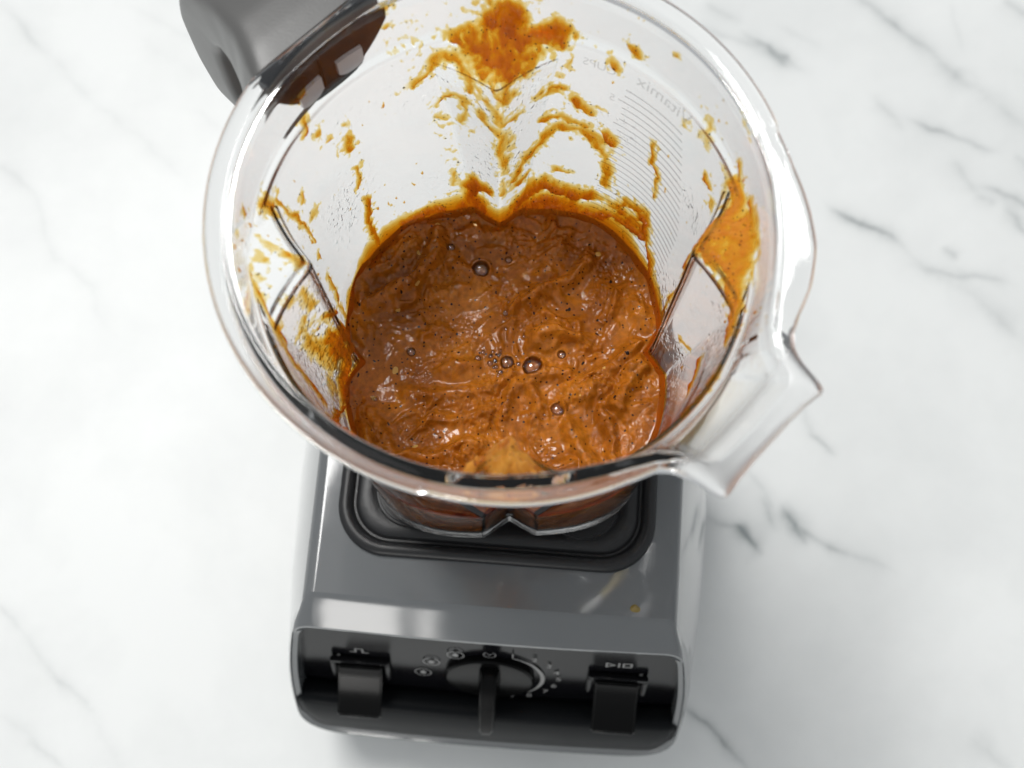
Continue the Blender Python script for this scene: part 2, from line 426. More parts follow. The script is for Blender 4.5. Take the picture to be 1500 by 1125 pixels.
def rounded_section(zt, ht, zm, hm, zb, hb, rt, rb, na=10, ns=14):
    """closed outline in x,z: top corners rt, bulged sides through (hm, zm), bottom corners rb; counter-clockwise from the top right"""
    def side(t):   # right side, t 0 top .. 1 bottom : quadratic bulge
        z = zt + (zb - zt)*t
        tm = (zt - zm)/(zt - zb)
        L0 = (t - tm)*(t - 1)/((0 - tm)*(0 - 1)); L1 = t*(t - 1)/(tm*(tm - 1)); L2 = t*(t - tm)/((1 - tm))
        return ht*L0 + hm*L1 + hb*L2, z
    pts = []
    H = zt - zb
    t0, t1 = rt/H, 1 - rb/H
    x0, z0 = side(t0); x1, z1 = side(t1)
    # top right arc from (ht-rt, zt) to side(t0)
    def bez(a, c, d, n):
        out = []
        for k in range(n):
            u = k/n
            out.append(((1-u)**2*a[0] + 2*u*(1-u)*c[0] + u*u*d[0], (1-u)**2*a[1] + 2*u*(1-u)*c[1] + u*u*d[1]))
        return out
    xa = ht - rt
    pts += bez((xa, zt), (side(0)[0] + (side(0)[0]-x0)*0.0, zt), (x0, z0), na)
    for k in range(ns): pts.append(side(t0 + (t1 - t0)*k/ns))
    xb = hb - rb
    pts += bez((x1, z1), (side(1)[0], zb), (xb, zb), na)
    r = pts
    bot = [(xb + (-2*xb)*k/ns, zb) for k in range(ns)]
    l = [(-x, z) for x, z in reversed(r)]
    # left list runs from bottom (-xb,zb) up to (-xa,zt); close with the top edge
    left = [(-xb, zb)] + l[:-0 or None]
    top = [(-xa + 2*xa*k/ns, zt) for k in range(1, ns)]
    return np.array(r + bot + left + top)

SL = 0.314
def section_ring(y0, slope, *a, zref=17.0, bow=0.0, **k):
    p = rounded_section(*a, **k)
    y = y0 - (zref - p[:, 1])*slope + bow*(p[:, 0]/8.5)**2
    return np.stack([p[:, 0], y, p[:, 1]], -1)
BOW = 0.26
rings = [
    section_ring(7.75, 0.0, 17.6, 2.6, 8.0, 3.8, 1.0, 3.8, 0.9, 1.2),
    section_ring(7.6, 0.0, 18.2, 3.2, 8.0, 4.6, 0.6, 4.6, 0.6, 1.2),
    section_ring(7.3, 0.0, 18.46, 4.1, 8.0, 5.6, 0.4, 5.6, 0.42, 1.0),
    section_ring(6.9, 0.0, 18.5, 4.9, 8.0, 6.5, 0.4, 6.4, 0.42, 1.0),
    section_ring(6.2, 0.0, 18.5, 5.85, 8.0, 7.5, 0.4, 7.4, 0.42, 1.0),
    section_ring(5.0, 0.0, 18.5, 6.75, 8.5, 8.6, 0.4, 8.5, 0.42, 1.0),
    section_ring(3.0, 0.0, 18.5, 7.4, 9.0, 9.6, 0.4, 9.5, 0.42, 1.0),
    section_ring(1.0, 0.0, 18.5, 7.6, 9.0, 9.95, 0.4, 9.85, 0.42, 1.0),
    section_ring(-2.0, 0.02, 18.5, 7.62, 9.0, 10.0, 0.6, 9.9, 0.42, 1.2),
    section_ring(-6.15, 0.10, 18.5, 7.60, 9.0, 9.8, 1.5, 9.6, 0.42, 1.6),
    section_ring(-8.25, 0.20, 18.5, 7.60, 9.5, 9.45, 2.6, 9.35, 0.42, 2.0, bow=0.05),
    section_ring(-8.70, 0.235, 18.5, 7.60, 9.5, 9.38, 3.2, 9.30, 0.42, 2.1, bow=0.10),
    section_ring(-8.77, 0.245, 18.465, 7.61, 9.5, 9.38, 3.2, 9.30, 0.42, 2.1, bow=0.10),
    section_ring(-8.88, 0.25, 18.38, 7.62, 9.5, 9.38, 3.3, 9.30, 0.42, 2.1, bow=0.10),
    section_ring(-9.22, 0.275, 18.02, 7.78, 9.7, 9.24, 3.9, 9.20, 0.5, 2.1, bow=0.12),
    section_ring(-9.56, 0.30, 17.65, 7.98, 9.9, 9.16, 4.5, 9.12, 0.7, 2.2, bow=0.14),
    section_ring(-9.80, SL, 17.38, 8.08, 10.0, 9.00, 5.2, 8.98, 0.85, 2.3, bow=0.16),
    section_ring(-9.80, SL, 17.18, 8.12, 10.0, 8.97, 5.3, 8.95, 0.9, 2.3, bow=0.18),
    section_ring(-9.72, SL, 16.95, 8.09, 10.0, 8.92, 5.4, 8.9, 0.95, 2.3, bow=BOW*0.7),
    section_ring(-9.62, SL, 16.72, 7.92, 10.0, 8.70, 5.7, 8.68, 0.9, 2.2, bow=BOW*0.7),
    section_ring(-8.75, SL, 16.6, 7.86, 10.0, 8.63, 5.8, 8.62, 0.9, 2.2, bow=BOW*0.7),
]
n = len(rings[0])
V = np.concatenate(rings)
F = [tuple(r) for r in ring_faces(len(rings), n)]
F.append(tuple(range(n)))
o = mesh_obj("housing", V, F, M["housing"], base, sharp=24)
bm = bmesh.new(); bm.from_mesh(o.data); bmesh.ops.recalc_face_normals(bm, faces=bm.faces[:]); bm.to_mesh(o.data); bm.free()
o.data.materials.append(M["side"])
for pl in o.data.polygons:
    c = pl.center / CM
    if abs(c.x) > 7.75 and c.y > -9.0 and abs(pl.normal.x) > 0.3: pl.material_index = 1

# feet under the base
for sx in (-1, 1):
    for yy in (-7, 4.0):
        bm = bmesh.new()
        bmesh.ops.create_cone(bm, cap_ends=True, segments=24, radius1=1.1, radius2=1.3, depth=1.9, matrix=Matrix.Translation((sx*6.0, yy, 0.95)))
        bm_obj("foot", bm, M["rubber"], base)

# front panel frame of reference: x across, s down the slope from the top lip, h out of the lip plane
NS = math.sqrt(1 + SL*SL)
def pp(x, s, h):
    return (x, -9.65 + (-SL*s - h)/NS, 17.0 + (-s + SL*h)/NS)
REC = -0.9
# recessed black panel
p = rounded_section(16.68, 8.0, 10.0, 8.8, 8.0, 8.85, 0.9, 0.5)
top = [((x, -9.65 - (17 - z)*SL + 0.9*1.03 + BOW*0.7*(x/8.5)**2, z)) for x, z in p]
bot = [((x, y + 0.5, z)) for x, y, z in top]
n = len(p)
mesh_obj("control_panel", bot + top, [tuple(r) for r in ring_faces(2, n)] + [tuple(range(n, 2*n)), tuple(reversed(range(n)))], M["panel"], base, sharp=30)
# chin: front bumper under the panel, ledge on top
prof = [(-0.95, 8.35), (-0.55, 8.22), (-0.1, 8.2), (0.06, 8.3), (0.12, 8.5), (0.10, 9.8), (0.06, 11.3), (-0.1, 11.8), (-0.6, 12.0)]
xs = np.linspace(-1, 1, 49)
V = []
for h, s in prof:
    for u in xs:
        # half width follows the frame; the lower corners round off
        w = 8.92 - 0.02*(s - 7.3)
        if s > 9.8: w -= 2.2*(1 - math.sqrt(max(0, 1 - ((s - 9.8)/2.3)**2)))
        x = u*w
        edge = max(0.0, abs(u) - 0.93)/0.07
        a = pp(x, s, h - 0.12*edge**2)
        V.append((a[0], a[1] + BOW*0.7*(x/8.5)**2, a[2]))
nx = len(xs)
F = [(i*nx + j, i*nx + j + 1, (i + 1)*nx + j + 1, (i + 1)*nx + j) for i in range(len(prof) - 1) for j in range(nx - 1)]
nV = len(V)
o = mesh_obj("chin", V, F, M["chin"], base, sharp=50)
sol = o.modifiers.new("solid", 'SOLIDIFY'); sol.thickness = 0.15*CM; sol.offset = -1

def panel_box(name, x0, x1, prof, mat, parent, bev=0.12):
    """a switch: side profile (s, h) extruded from x0 to x1, bevelled"""
    bm = bmesh.new()
    a = [bm.verts.new(pp(x0, s, h)) for s, h in prof]; bb = [bm.verts.new(pp(x1, s, h)) for s, h in prof]
    k = len(prof)
    bm.faces.new(a); bm.faces.new(list(reversed(bb)))
    for i in range(k): bm.faces.new((a[(i + 1) % k], a[i], bb[i], bb[(i + 1) % k]))
    bmesh.ops.recalc_face_normals(bm, faces=bm.faces[:])
    if bev:
        ee = [e for e in bm.edges if e.calc_face_angle(0) > math.radians(35)]
        bmesh.ops.bevel(bm, geom=ee, offset=bev, segments=3, affect='EDGES')
    return bm_obj(name, bm, mat, parent, sharp=40)

def paddle(cx, s0, s1):
    curve = []
    N = 10
    for k in range(N + 1):     # concave finger surface
        t = k/N
        curve.append((s0 + (s1 - s0)*t, -0.55 + 1.45*t**1.7))
    prof = curve + [(s1 + 0.26, 0.86), (s1 + 0.28, 0.66), (s1 - 0.4, -0.2), (s1 - 0.9, -0.95), (s0, -0.95)]
    sw = panel_box("switch_paddle", cx - 1.0, cx + 1.0, prof, M["switch"], base, 0.09)
    # raised bezel round the paddle root
    bz = [(s0 - 0.35, REC - 0.05), (s0 - 0.35, REC + 0.22), (s0 - 0.1, REC + 0.22), (s0 - 0.1, REC - 0.05)]
    panel_box("switch_bezel", cx - 1.35, cx + 1.35, bz, M["panel"], base, 0.05)
    for sx in (-1, 1):
        panel_box("switch_bezel", cx + sx*1.25 - 0.1, cx + sx*1.25 + 0.1, [(s0 - 0.1, REC - 0.05), (s0 - 0.1, REC + 0.22), (s1 - 0.7, REC + 0.22), (s1 - 0.7, REC - 0.05)], M["panel"], base, 0.05)
paddle(-5.82, 5.2, 7.45)
paddle(5.85, 4.8, 6.95)

# speed dial
bm = bmesh.new()
DC = (0.08, 5.75)
prof = [(2.05, REC - 0.05), (2.03, -0.74), (1.95, -0.66), (1.7, -0.64), (0.9, -0.66), (0.0, -0.66)]
nseg = 72; prev = None
for r, h in prof:
    ring = [bm.verts.new(pp(DC[0] + r*math.cos(2*math.pi*k/nseg), DC[1] + r*math.sin(2*math.pi*k/nseg), h)) for k in range(nseg)] if r > 0 else [bm.verts.new(pp(DC[0], DC[1], h))]
    if prev:
        for k in range(nseg):
            if len(ring) > 1: bm.faces.new((prev[k], prev[(k + 1) % nseg], ring[(k + 1) % nseg], ring[k]))
            else: bm.faces.new((prev[k], prev[(k + 1) % nseg], ring[0]))
    prev = ring
dial = bm_obj("speed_dial", bm, M["switch"], base, sharp=30)
bm = bmesh.new()
# lever: bar across the dial, standing out, longer towards the bottom
vs = []
for s, h0, h1, w0, w1 in ((4.25, -0.68, -0.2, .40, .32), (4.7, -0.68, 0.35, .48, .36), (5.8, -0.68, 0.95, .52, .36), (7.2, -0.68, 1.25, .50, .34), (7.75, -0.5, 1.2, .44, .30)):
    vs.append([bm.verts.new(pp(DC[0] + a, s, h)) for a, h in ((-w0, h0), (w0, h0), (w1, h1), (-w1, h1))])
for a, c in zip(vs, vs[1:]):
    for i in range(4): bm.faces.new((a[i], a[(i + 1) % 4], c[(i + 1) % 4], c[i]))
bm.faces.new(vs[0][::-1]); bm.faces.new(vs[-1])
bmesh.ops.recalc_face_normals(bm, faces=bm.faces[:])
bmesh.ops.bevel(bm, geom=[e for e in bm.edges if e.calc_face_angle(0) > math.radians(40)], offset=0.1, segments=3, affect='EDGES')
bm_obj("dial_lever", bm, M["switch"], dial, sharp=40)

# --- printed marks on the panel
_mm = {}
def text_mesh(txt, size):
    """outline of a line of text as (verts, faces) in cm, centred"""
    cu = bpy.data.curves.new("print", 'FONT'); cu.body = txt; cu.size = size; cu.align_x = 'CENTER'; cu.align_y = 'CENTER'
    cu.resolution_u = 3; cu.extrude = 0
    ob = bpy.data.objects.new("print", cu); coll.objects.link(ob)
    bpy.context.view_layer.update()
    me = bpy.data.meshes.new_from_object(ob.evaluated_get(bpy.context.evaluated_depsgraph_get()))
    v = [tuple(p.co) for p in me.vertices]; f = [tuple(p.vertices) for p in me.polygons]
    bpy.data.objects.remove(ob); bpy.data.curves.remove(cu); bpy.data.meshes.remove(me)
    return v, f
def bowy(x, a): return (a[0], a[1] + BOW*0.7*(x/8.5)**2, a[2])
def panel_print(name, shapes, mat):
    """shapes: list of (verts(x, up), faces) placed at (cx, s)"""
    V = []; F = []
    for (vv, ff, cx, s) in shapes:
        o0 = len(V)
        V += [bowy(cx + x, pp(cx + x, s - y, REC + 0.012)) for x, y, *_ in vv]
        F += [tuple(i + o0 for i in f) for f in ff]
    return mesh_obj(name, V, F, mat, base, smooth=False)
def ring_shape(r, w, n=40, a0=0, a1=2*math.pi, wfn=None):
    v = []; f = []
    full = abs(a1 - a0 - 2*math.pi) < 1e-6
    N = n if full else n + 1
    for k in range(N):
        a = a0 + (a1 - a0)*k/n
        ww = w if wfn is None else wfn(k/n)
        for rr in (r - ww/2, r + ww/2): v.append((rr*math.cos(a), rr*math.sin(a), 0))
    for k in range(n):
        i = 2*k; j = 2*((k + 1) % N); f.append((i, i + 1, j + 1, j))
    return v, f
def poly_line(pts, w):
    v = []; f = []
    for (x0, y0), (x1, y1) in zip(pts, pts[1:]):
        dx, dy = x1 - x0, y1 - y0; L = math.hypot(dx, dy); nx, ny = -dy/L*w/2, dx/L*w/2
        ex, ey = dx/L*w/2, dy/L*w/2
        i = len(v); v += [(x0 + nx - ex, y0 + ny - ey), (x0 - nx - ex, y0 - ny - ey), (x1 - nx + ex, y1 - ny + ey), (x1 + nx + ex, y1 + ny + ey)]
        f.append((i, i + 1, i + 2, i + 3))
    return v, f
DIG = [("1", 1.08, 3.30), ("2", 2.05, 3.60), ("3", 2.72, 4.18), ("4", 3.09, 4.88), ("5", 3.22, 5.6), ("6", 3.04, 6.42), ("7", 2.67, 7.15), ("8", 1.95, 7.78), ("9", 1.13, 8.02)]
for t, x, s in DIG:
    v, f = text_mesh(t, 0.58)
    panel_print("speed_numeral", [(v, f, x, s)], M["print"])["label"] = "white printed numeral " + t
# tapered sweep of the speed range
def arc_w(t): return 0.05 + 0.22*math.sin(math.pi*min(1, t*0.98 + .02))**1.2*(0.25 + 0.75*t)
v, f = ring_shape(2.42, 0, 48, math.radians(66), math.radians(-42), arc_w)
panel_print("speed_sweep", [(v, f, DC[0], DC[1])], M["print"])
# programme icons: rings with drops
def drop(sz):
    v = [(0, 0)]; f = []
    for k in range(20):
        a = 2*math.pi*k/20; r = sz*(1 + 0.55*max(0, math.sin(a))**6)
        v.append((r*math.cos(a)*0.9, r*math.sin(a)))
    f = [(0, 1 + k, 1 + (k + 1) % 20) for k in range(20)]
    return v, f
for x, s in ((-1.47, 3.68), (-2.57, 4.68), (-2.98, 5.95)):
    a = ring_shape(0.37, 0.045); d_ = drop(0.15)
    panel_print("program_icon", [(a[0], a[1], x, s), (d_[0], d_[1], x, s + 0.04)], M["print"])
a = ring_shape(0.27, 0.05, 36, math.radians(120), math.radians(420)); hrt = poly_line([(-0.1, 0.06), (0, -0.08), (0.1, 0.06)], 0.045)
panel_print("power_icon", [(a[0], a[1], 0.05, 3.35), (hrt[0], hrt[1], 0.05, 3.3)], M["print_grey"])
v, f = poly_line([(-0.38, -0.15), (-0.15, -0.15), (-0.15, 0.2), (0.17, 0.2), (0.17, -0.15), (0.4, -0.15)], 0.075)
panel_print("pulse_icon", [(v, f, -5.84, 4.25)], M["print"])
sh = [poly_line([(-0.5, -0.2), (-0.5, 0.2), (-0.15, 0.0), (-0.5, -0.2)], 0.08) + (5.75, 3.6), poly_line([(0, -0.2), (0, 0.2)], 0.08) + (5.8, 3.6), poly_line([(0.2, -0.18), (0.2, 0.18), (0.55, 0.18), (0.55, -0.18), (0.2, -0.18)], 0.08) + (5.8, 3.6)]
panel_print("start_stop_icon", sh, M["print"])

# --- centring pad on the deck
def rsq(h, r, n=16):
    pts = []
    for cx, cy_, a0 in ((h - r, h - r, 0), (-(h - r), h - r, 90), (-(h - r), -(h - r), 180), (h - r, -(h - r), 270)):
        for k in range(n + 1):
            a = math.radians(a0 + 90*k/n); pts.append((cx + r*math.cos(a), cy_ + r*math.sin(a)))
    return pts
padp = [(6.60, 2.1, -0.3), (6.60, 2.1, 0.22), (6.52, 2.05, 0.36), (6.36, 1.95, 0.42), (6.18, 1.8, 0.40), (6.06, 1.7, 0.28), (5.98, 1.65, 0.12), (5.90, 1.6, 0.12), (5.82, 1.55, 0.26), (5.70, 1.5, 0.34), (5.2, 1.3, 0.36), (4.9, 1.2, 0.15), (3.0, 1.2, 0.08)]
V = []; 
for hw, r, z in padp: V += [(x, y, ZD + z) for x, y in rsq(hw, r)]
n = len(rsq(1, .2))
mesh_obj("centring_pad", V, [tuple(q) for q in ring_faces(len(padp), n)] + [tuple(range((len(padp) - 1)*n, len(padp)*n))], M["rubber"], base, sharp=45)
for sx in (-1, 1):
    for sy in (-1, 1):
        bm = bmesh.new()
        bmesh.ops.create_cone(bm, cap_ends=True, segments=48, radius1=1.55, radius2=1.45, depth=0.35, matrix=Matrix.Translation((sx*3.55, sy*3.9, ZD + 0.42)))
        bmesh.ops.bevel(bm, geom=[e for e in bm.edges if e.calc_face_angle(0) > 1], offset=0.08, segments=2, affect='EDGES')
        bm_obj("locating_post", bm, M["rubber"], base)

# ------------------------------------------------------------------ container
#SHAPE-BEGIN
CYAW = 2.0           # container turned on its pad (degrees)
SPOUT = -43.0        # direction of the pouring lip
HANDLE = 134.0
def interp(x, tab):
    xs_, ys_ = zip(*tab); return np.interp(x, xs_, ys_)
def wrap(a): return (a + 180) % 360 - 180
def body_r(th, z):
    """inner wall radius (cm); th degrees, z cm above the deck"""
    a = interp(z, [(0.6, 5.25), (1.2, 5.5), (8, 6.05), (14, 6.78), (17.2, 7.25), (17.45, 7.30), (17.75, 7.48), (20.6, 7.62)])
    c = interp(z, [(0, 1.17), (8, 1.085), (14, 1.03), (17.5, 1.0), (25, 1.0)])
    n_ = 1/(0.5 - np.log2(np.maximum(c, 1.0)))
    t = np.radians(th - CYAW)
    r = a*(np.abs(np.cos(t))**n_ + np.abs(np.sin(t))**n_)**(-1/n_)
    ridge = interp(z, [(0.6, 4.75), (8, 5.45), (16.6, 5.75), (17.0, 5.95), (18.0, 7.4), (25, 9.9)])
    depth = np.maximum(0, a - ridge)
    w = 0.12 + 1.30*depth
    s = np.abs(((th - CYAW + 45) % 90) - 45)*np.pi/180*a
    u = s/w
    p_ = np.clip(1 - (np.sqrt(u*u + 0.006) - 0.05), 0, None)
    return r - depth*p_
def spout_in(th, z):
    f = np.abs(wrap(th - SPOUT))
    D = interp(f, [(0, 1.50), (6, 1.52), (9, 1.56), (10.5, 1.46), (12, 1.12), (14, 0.72), (17, 0.42), (22, 0.24), (30, 0.10), (42, 0)])
    return D*sstep(17.3, 20.9, z)**1.1*1.06
def rin(th, z): return body_r(th, z) + spout_in(th, z)
#SHAPE-END
jug = empty("blender_jug", (0, 0, ZD + 0.6), 0.0, "clear plastic blender jug smeared with brown sauce, set on the grey base", "blender jug")
ZJ = ZD + 0.6
NT = 900
TH = np.arange(NT)*360.0/NT
fh = np.abs(wrap(TH - HANDLE)); fs = np.abs(wrap(TH - SPOUT))
lip = interp(fs, [(0, 9.80), (4, 9.82), (8, 9.92), (10.4, 10.05), (11.6, 10.18), (12.6, 9.75), (14, 9.25), (16, 8.9), (18.5, 8.74), (22, 8.72), (28, 8.82), (36, 8.82), (44, 8.62), (52, 8.40), (61, 8.28), (61.6, 8.36), (180, 8.36)])
lip2 = interp(fs, [(0, 9.80), (4, 9.82), (8, 9.92), (10.4, 10.05), (11.6, 10.12), (12.6, 9.7), (14, 9.15), (16, 8.74), (18.5, 8.52), (24, 8.46), (40, 8.42), (61, 8.30), (61.6, 8.36), (180, 8.36)])
lip = np.where(wrap(TH - SPOUT) < 0, lip2, lip)
lip = np.where(fh < 17, np.minimum(lip, 8.02/np.cos(np.radians(fh))), lip)
k = np.exp(-0.5*(np.arange(-6, 7)/1.1)**2); k /= k.sum()
lip = sum(w*np.roll(lip, i - 6) for i, w in enumerate(k))
prof = []        # rings of radii
def add(r, z): prof.append((np.broadcast_to(r, (NT,)).copy(), np.broadcast_to(z, (NT,)).copy()))
WALL = 0.18
# outer surface from the bottom up
for fr_ in (0.02, 0.5, 0.9): add((body_r(TH, 0.6) + WALL - 0.25)*fr_, 0.62)
add(body_r(TH, 0.6) + WALL - 0.12, 0.66)
add(body_r(TH, 0.75) + WALL - 0.02, 0.85)
for z in list(np.linspace(1.1, 15.5, 40)) + list(np.linspace(15.7, 18.4, 28)) + list(np.linspace(18.6, 19.45, 8)):
    add(rin(TH, z) + WALL, z)
tip = sstep(16, 10, fs)
zl = -0.10*tip
# flange: underside, edge, top
r_w = rin(TH, 19.6) + WALL
add(r_w + 0.08, 19.70 + 0.1*tip)
add(np.minimum(r_w + 0.2, lip - 0.26), 19.74 + 0.12*tip)
for k_ in range(9):
    a_ = -math.pi/2 + math.pi*k_/8
    add(lip - 0.22 + 0.22*math.cos(a_), 20.03 + 0.29*math.sin(a_) + 0.10*tip)
r_top = rin(TH, 20.4)
lipw = np.maximum(lip - r_top, 0.3)
add(r_top + lipw*0.45, 20.38 + 0.05*tip)
for k_ in range(6):
    a_ = math.pi/2 + math.pi/2*k_/5
    add(r_top + 0.13 + 0.13*math.cos(a_), 20.34 + 0.10*math.sin(a_))
# inner surface down
for z in list(np.linspace(20.30, 18.4, 16)) + list(np.linspace(18.3, 15.6, 40)) + list(np.linspace(15.4, 3.0, 40)):
    add(rin(TH, z), z)
for d_, z in ((0.12, 2.70), (0.35, 2.50), (0.8, 2.40)): add(body_r(TH, 2.7) - d_, z)
for fr_ in (0.5, 0.02): add((body_r(TH, 2.7) - 0.8)*fr_, 2.38)
cs, sn = np.cos(np.radians(TH)), np.sin(np.radians(TH))
V = np.concatenate([np.stack([r*cs, r*sn, z - 0.6], -1) for r, z in prof])
nr = len(prof)
F = [tuple(q) for q in ring_faces(nr, NT)]
F.append(tuple(range(NT - 1, -1, -1))); F.append(tuple(range((nr - 1)*NT, nr*NT)))
mesh_obj("jug_wall", V, F, M["clear"], jug, sharp=50)

# handle: grip bar from the rim out and down
ha = math.radians(HANDLE); hu = np.array([math.cos(ha), math.sin(ha), 0]); hv = np.array([-math.sin(ha), math.cos(ha), 0])
def hp(u, v, z): return tuple(hu*u + hv*v + np.array([0, 0, z - 0.6]))
def grip_section(u, zc, hw, ht_, tilt, e=5.0, n=40, flare=0.0):
    """superellipse of half width hw (across) and half height ht_, plane tilted about the across axis"""
    pts = []
    for k in range(n):
        a = 2*math.pi*k/n
        x = abs(math.cos(a))**(2/e)*math.copysign(1, math.cos(a)); y = abs(math.sin(a))**(2/e)*math.copysign(1, math.sin(a))
        w_ = hw*(1 + flare*(-y))
        pts.append(hp(u - math.sin(tilt)*y*ht_*-1, x*w_, zc + math.cos(tilt)*y*ht_))
    return pts
secs = [(8.05, 19.45, 2.42, 0.72, 0.0, .08), (8.7, 19.0, 2.30, 1.20, 0.05, .14), (9.6, 18.65, 1.92, 1.50, 0.12, .14), (10.6, 18.6, 1.68, 1.30, 0.30, .10), (11.6, 18.2, 1.6, 1.15, 0.65, .05),
        (12.5, 17.2, 1.55, 1.05, 1.05, 0), (13.0, 15.8, 1.5, 1.0, 1.35, 0), (13.1, 13.4, 1.45, .95, 1.5, 0), (12.9, 11.4, 1.35, .85, 1.6, 0), (12.7, 10.6, 0.9, .5, 1.62, 0)]
V = []; nS = 40
ss = np.array(secs); kk = np.linspace(0, len(secs) - 1, 64)
dense = np.stack([np.interp(kk, np.arange(len(secs)), ss[:, c_]) for c_ in range(6)], -1)
for _ in range(3): dense[1:-1] = 0.25*dense[:-2] + 0.5*dense[1:-1] + 0.25*dense[2:]
secs = dense
nS = 64
for s_ in secs: V += grip_section(*s_[:5], flare=s_[5], e=7.5, n=nS)
F = [tuple(q) for q in ring_faces(len(secs), nS)] + [tuple(range(nS)), tuple(range((len(secs) - 1)*nS, len(secs)*nS))]
o = mesh_obj("handle", V, F, M["handle"], jug, sharp=50)
bm = bmesh.new(); bm.from_mesh(o.data); bmesh.ops.recalc_face_normals(bm, faces=bm.faces[:]); bm.to_mesh(o.data); bm.free()
# mounting plate behind the wall, with two pale clips
def wall_patch(name, t0, t1, z0, z1, r0, r1, mat, parent, nt_=40, nz=14, round_=0.0):
    V = []; 
    ts = np.linspace(t0, t1, nt_); zs = np.linspace(z0, z1, nz)
    for off in (r0, r1):
        for z in zs:
            for t in ts:
                u = (t - (t0 + t1)/2)/((t1 - t0)/2)
                zz = z
                if round_: zz = z1 - (z1 - z)*(1 - round_*abs(u)**2.4)
                r = float(rin(np.array(t), np.array(zz))) + off
                V.append((r*math.cos(math.radians(t)), r*math.sin(math.radians(t)), zz - 0.6))
    F = []; N = nt_*nz
    for i in range(nz - 1):
        for j in range(nt_ - 1):
            a = i*nt_ + j; F.append((a, a + 1, a + nt_ + 1, a + nt_)); F.append((N + a, N + a + nt_, N + a + nt_ + 1, N + a + 1))
    for j in range(nt_ - 1):
        F.append((j, N + j, N + j + 1, j + 1)); a = (nz - 1)*nt_ + j; F.append((a, a + 1, N + a + 1, N + a))
    for i in range(nz - 1):
        a = i*nt_; F.append((a, a + nt_, N + a + nt_, N + a)); a = i*nt_ + nt_ - 1; F.append((a, N + a, N + a + nt_, a + nt_))
    return mesh_obj(name, V, F, mat, parent, sharp=40)
mount = wall_patch("handle_mount", HANDLE - 17, HANDLE + 15, 17.3, 19.6, WALL + 0.16, WALL + 0.40, M["handle_dark"], jug, round_=0.75)
wall_patch("mount_rib", HANDLE - 1.6, HANDLE + 1.6, 17.62, 19.4, WALL + 0.03, WALL + 0.17, M["handle_dark"], mount, nt_=6)
wall_patch("clip", HANDLE + 2.4, HANDLE + 9.5, 17.65, 18.4, WALL + 0.03, WALL + 0.15, M["clip"], mount, nt_=12, nz=6, round_=0.2)
wall_patch("clip", HANDLE - 9.5, HANDLE - 2.4, 17.65, 18.4, WALL + 0.03, WALL + 0.15, M["clip"], mount, nt_=12, nz=6, round_=0.2)

# measuring scale on the outside of the wall, between the handle side and the spout
def on_wall(t, z, off): 
    r = rin(np.asarray(t, float), np.asarray(z, float)) + off
    return np.stack([r*np.cos(np.radians(t)), r*np.sin(np.radians(t)), np.asarray(z, float) - 0.6], -1)
MT0, MT1 = 26.0, 57.0
for k_, z in enumerate(np.arange(7.6, 16.3, 0.33)):
    long_ = k_ % 4 == 0
    t1_ = MT1 + (1.5 if long_ else 0) + max(0, 13 - z)*0.8
    ts = np.linspace(MT0 + max(0, (z - 11.5)*2.6), t1_, 40)
    V = np.concatenate([on_wall(ts, z + 0*ts + dz, WALL + of) for dz, of in ((-0.013, 0.004), (0.013, 0.004), (0.013, 0.02), (-0.013, 0.02))])
    F = [(a*40 + j, a*40 + j + 1, ((a + 1) % 4)*40 + j + 1, ((a + 1) % 4)*40 + j) for a in range(4) for j in range(39)]
    mesh_obj("graduation_line", V, F, M["print_frost"], jug, smooth=False)
def wall_text(name, txt, size, tc_, zc, sx=1.0):
    v, f = text_mesh(txt, size)
    a = np.array(v)
    rr = float(rin(np.array(tc_), np.array(zc))) + WALL
    V = on_wall(tc_ + np.degrees(a[:, 0]*sx/rr), zc + a[:, 1], WALL + 0.012)
    mesh_obj(name, V, f, M["print_frost"], jug, smooth=False)["label"] = "pale grey lettering moulded on the clear wall"
#TEXTS
wall_text("wall_lettering", "Vitamix", 0.74, 46.0, 16.98)
wall_text("wall_lettering", "CUPS", 0.50, 65.0, 16.72)
wall_text("wall_lettering", "5", 0.50, 60.2, 15.45)

# ------------------------------------------------------------------ sauce
ZS = 7.1      # level above the deck
sauce = empty("brown_sauce", (0, 0, ZD + 1.4), 0.0, "glossy brown blended sauce with bubbles and pepper specks lying in the jug", "sauce")
ZB = 1.4
